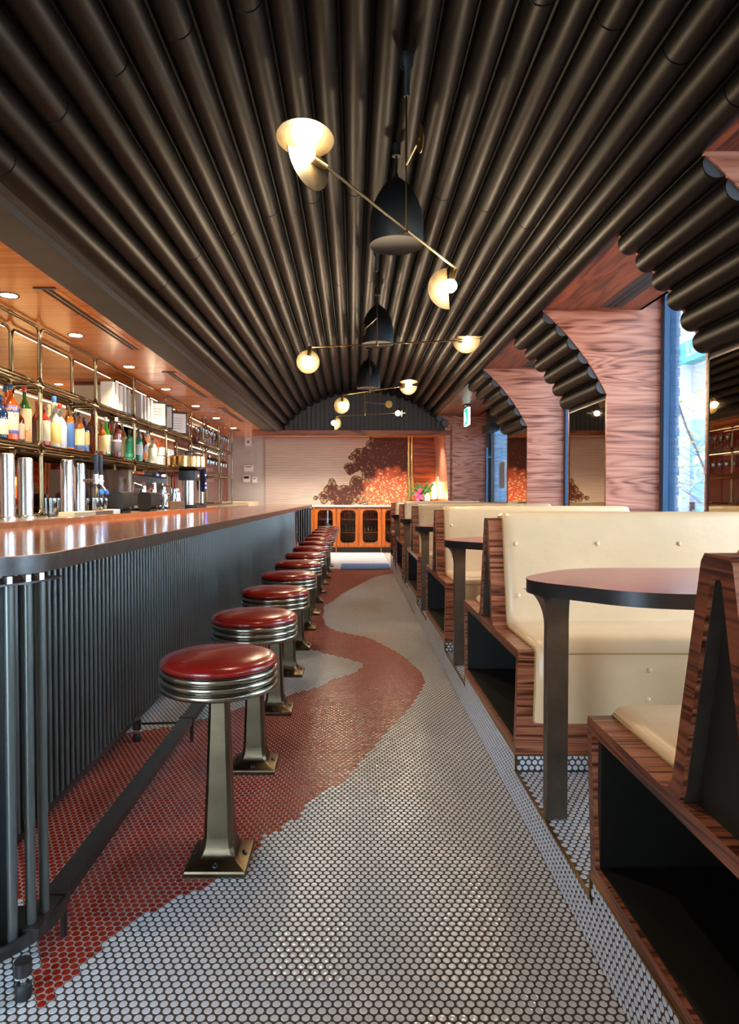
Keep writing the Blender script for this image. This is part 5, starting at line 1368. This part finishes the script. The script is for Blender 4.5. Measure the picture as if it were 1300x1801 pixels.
# facade faces the room; local x to the right seen from the room = -Y
def fb(y0, y1, z0, z1, m, name, t=.2, off=0): return MB().bb(-off, t, y0, y1, z0, z1).build(name, m, bld, smooth=0)
fb(-24, 26, 0, 22, 'facade_white', 'wall', t=3)
# local Y grows away from the window; the visible slice is around Y 0
fb(.2, 1.6, 0, 22, 'facade_white', 'pilaster', off=.5)
sg = fb(-9, 2.6, 7.15, 8.05, 'sign_green', 'fascia_sign', off=.6)
text_mesh('lettering', 'Lease', 'paper', .85, Matrix.Translation((-.62, -.35, 7.62)) @ Matrix.Rotation(-math.pi / 2, 4, 'Z') @ Matrix.Rotation(math.pi / 2, 4, 'X'), bld, .02, 'LEFT')
fb(-5, .15, 5.9, 7.0, 'wall_pale', 'window_blind', off=.1)
fb(-5, .15, 3.9, 4.7, 'facade_glass', 'window_pane', off=.1)
ps = fb(-5, .15, 1.2, 3.9, 'facade_blue', 'poster', off=.15)
text_mesh('lettering', 'OR', 'paper', 1.0, Matrix.Translation((-.17, -.2, 2.25)) @ Matrix.Rotation(-math.pi / 2, 4, 'Z') @ Matrix.Rotation(math.pi / 2, 4, 'X'), bld, .02, 'LEFT')
MB().prism([(-2.4, 3.8), (-1.6, 3.0), (-.1, 2.7), (-.1, 3.0), (-1.3, 3.3), (-2.0, 3.9)], -.17, -.15, 'X').build('poster_print', 'paper', bld, smooth=0)
for y_ in (-3.2, -1.6, .0): fb(y_ - .08, y_ + .08, .0, 1.1, 'navy', 'door_post', off=.2)
fb(-5, .1, 0, 1.1, 'facade_glass', 'shop_window', off=.05)
tree = thing('street_tree', 'slender street tree with bare branches and a few yellow leaves', 'tree', (9.2, 17.0, -.12))
random.seed(11); br = MB()
br.tube([(0, 0, 0), (.05, .1, 1.0), (-.1, .1, 2.0), (-.5, .35, 3.2), (-.75, .5, 4.2)], .028, 8)
tips = []
for i in range(22):
    z0 = random.uniform(.8, 3.6); a_ = random.uniform(0, 6.28); L = random.uniform(.6, 1.5)
    p0 = V3((-.05 - .15 * max(0, z0 - 1), .1, z0)); p1 = p0 + V3((math.cos(a_), math.sin(a_), random.uniform(.1, .9))) * L * .5; p2 = p1 + V3((math.cos(a_ + .5), math.sin(a_ + .5), random.uniform(.0, .8))) * L * .5
    br.tube([p0, p1, p2], .007, 5); tips += [p1, p2]
br.build('branches', 'bark', tree)
lf = MB()
for p in tips:
    for k in range(5):
        q_ = p + V3((random.uniform(-.3, .3), random.uniform(-.3, .3), random.uniform(-.25, .25))); s_ = random.uniform(.03, .06)
        n_ = V3((random.uniform(-1, 1), random.uniform(-1, 1), random.uniform(-1, 1))).normalized(); u_ = n_.orthogonal() * s_; w_ = n_.cross(u_)
        lf.add([q_ - u_, q_ + w_ * .6, q_ + u_, q_ - w_ * .6], [(0, 1, 2, 3)])
lf.build('leaves', 'leaf_yellow', tree, smooth=0, kind='stuff')
# wall washer above the beige cross wall
ws = thing('wall_washer', 'small recessed spotlight washing the beige cross wall', 'light', (-3.45, 7.75, ZBAR), group='recessed downlights over the bar')
MB().lathe([(.045, -.001), (.055, -.006), (.058, 0)], n=20).build('trim_ring', 'dark_metal', ws); MB().cyl((0, 0, -.003), (0, 0, -.001), .043, 20).build('lens', 'downlight', ws)
l = bpy.data.lights.new('washer_beam', 'SPOT'); l.energy = 160; l.color = (1, .8, .52); l.spot_size = math.radians(110); l.spot_blend = .7; l.shadow_soft_size = .04
lo = bpy.data.objects.new('washer_beam', l); COL.objects.link(lo); lo.parent = ws; lo.location = (0, 0, -.012)
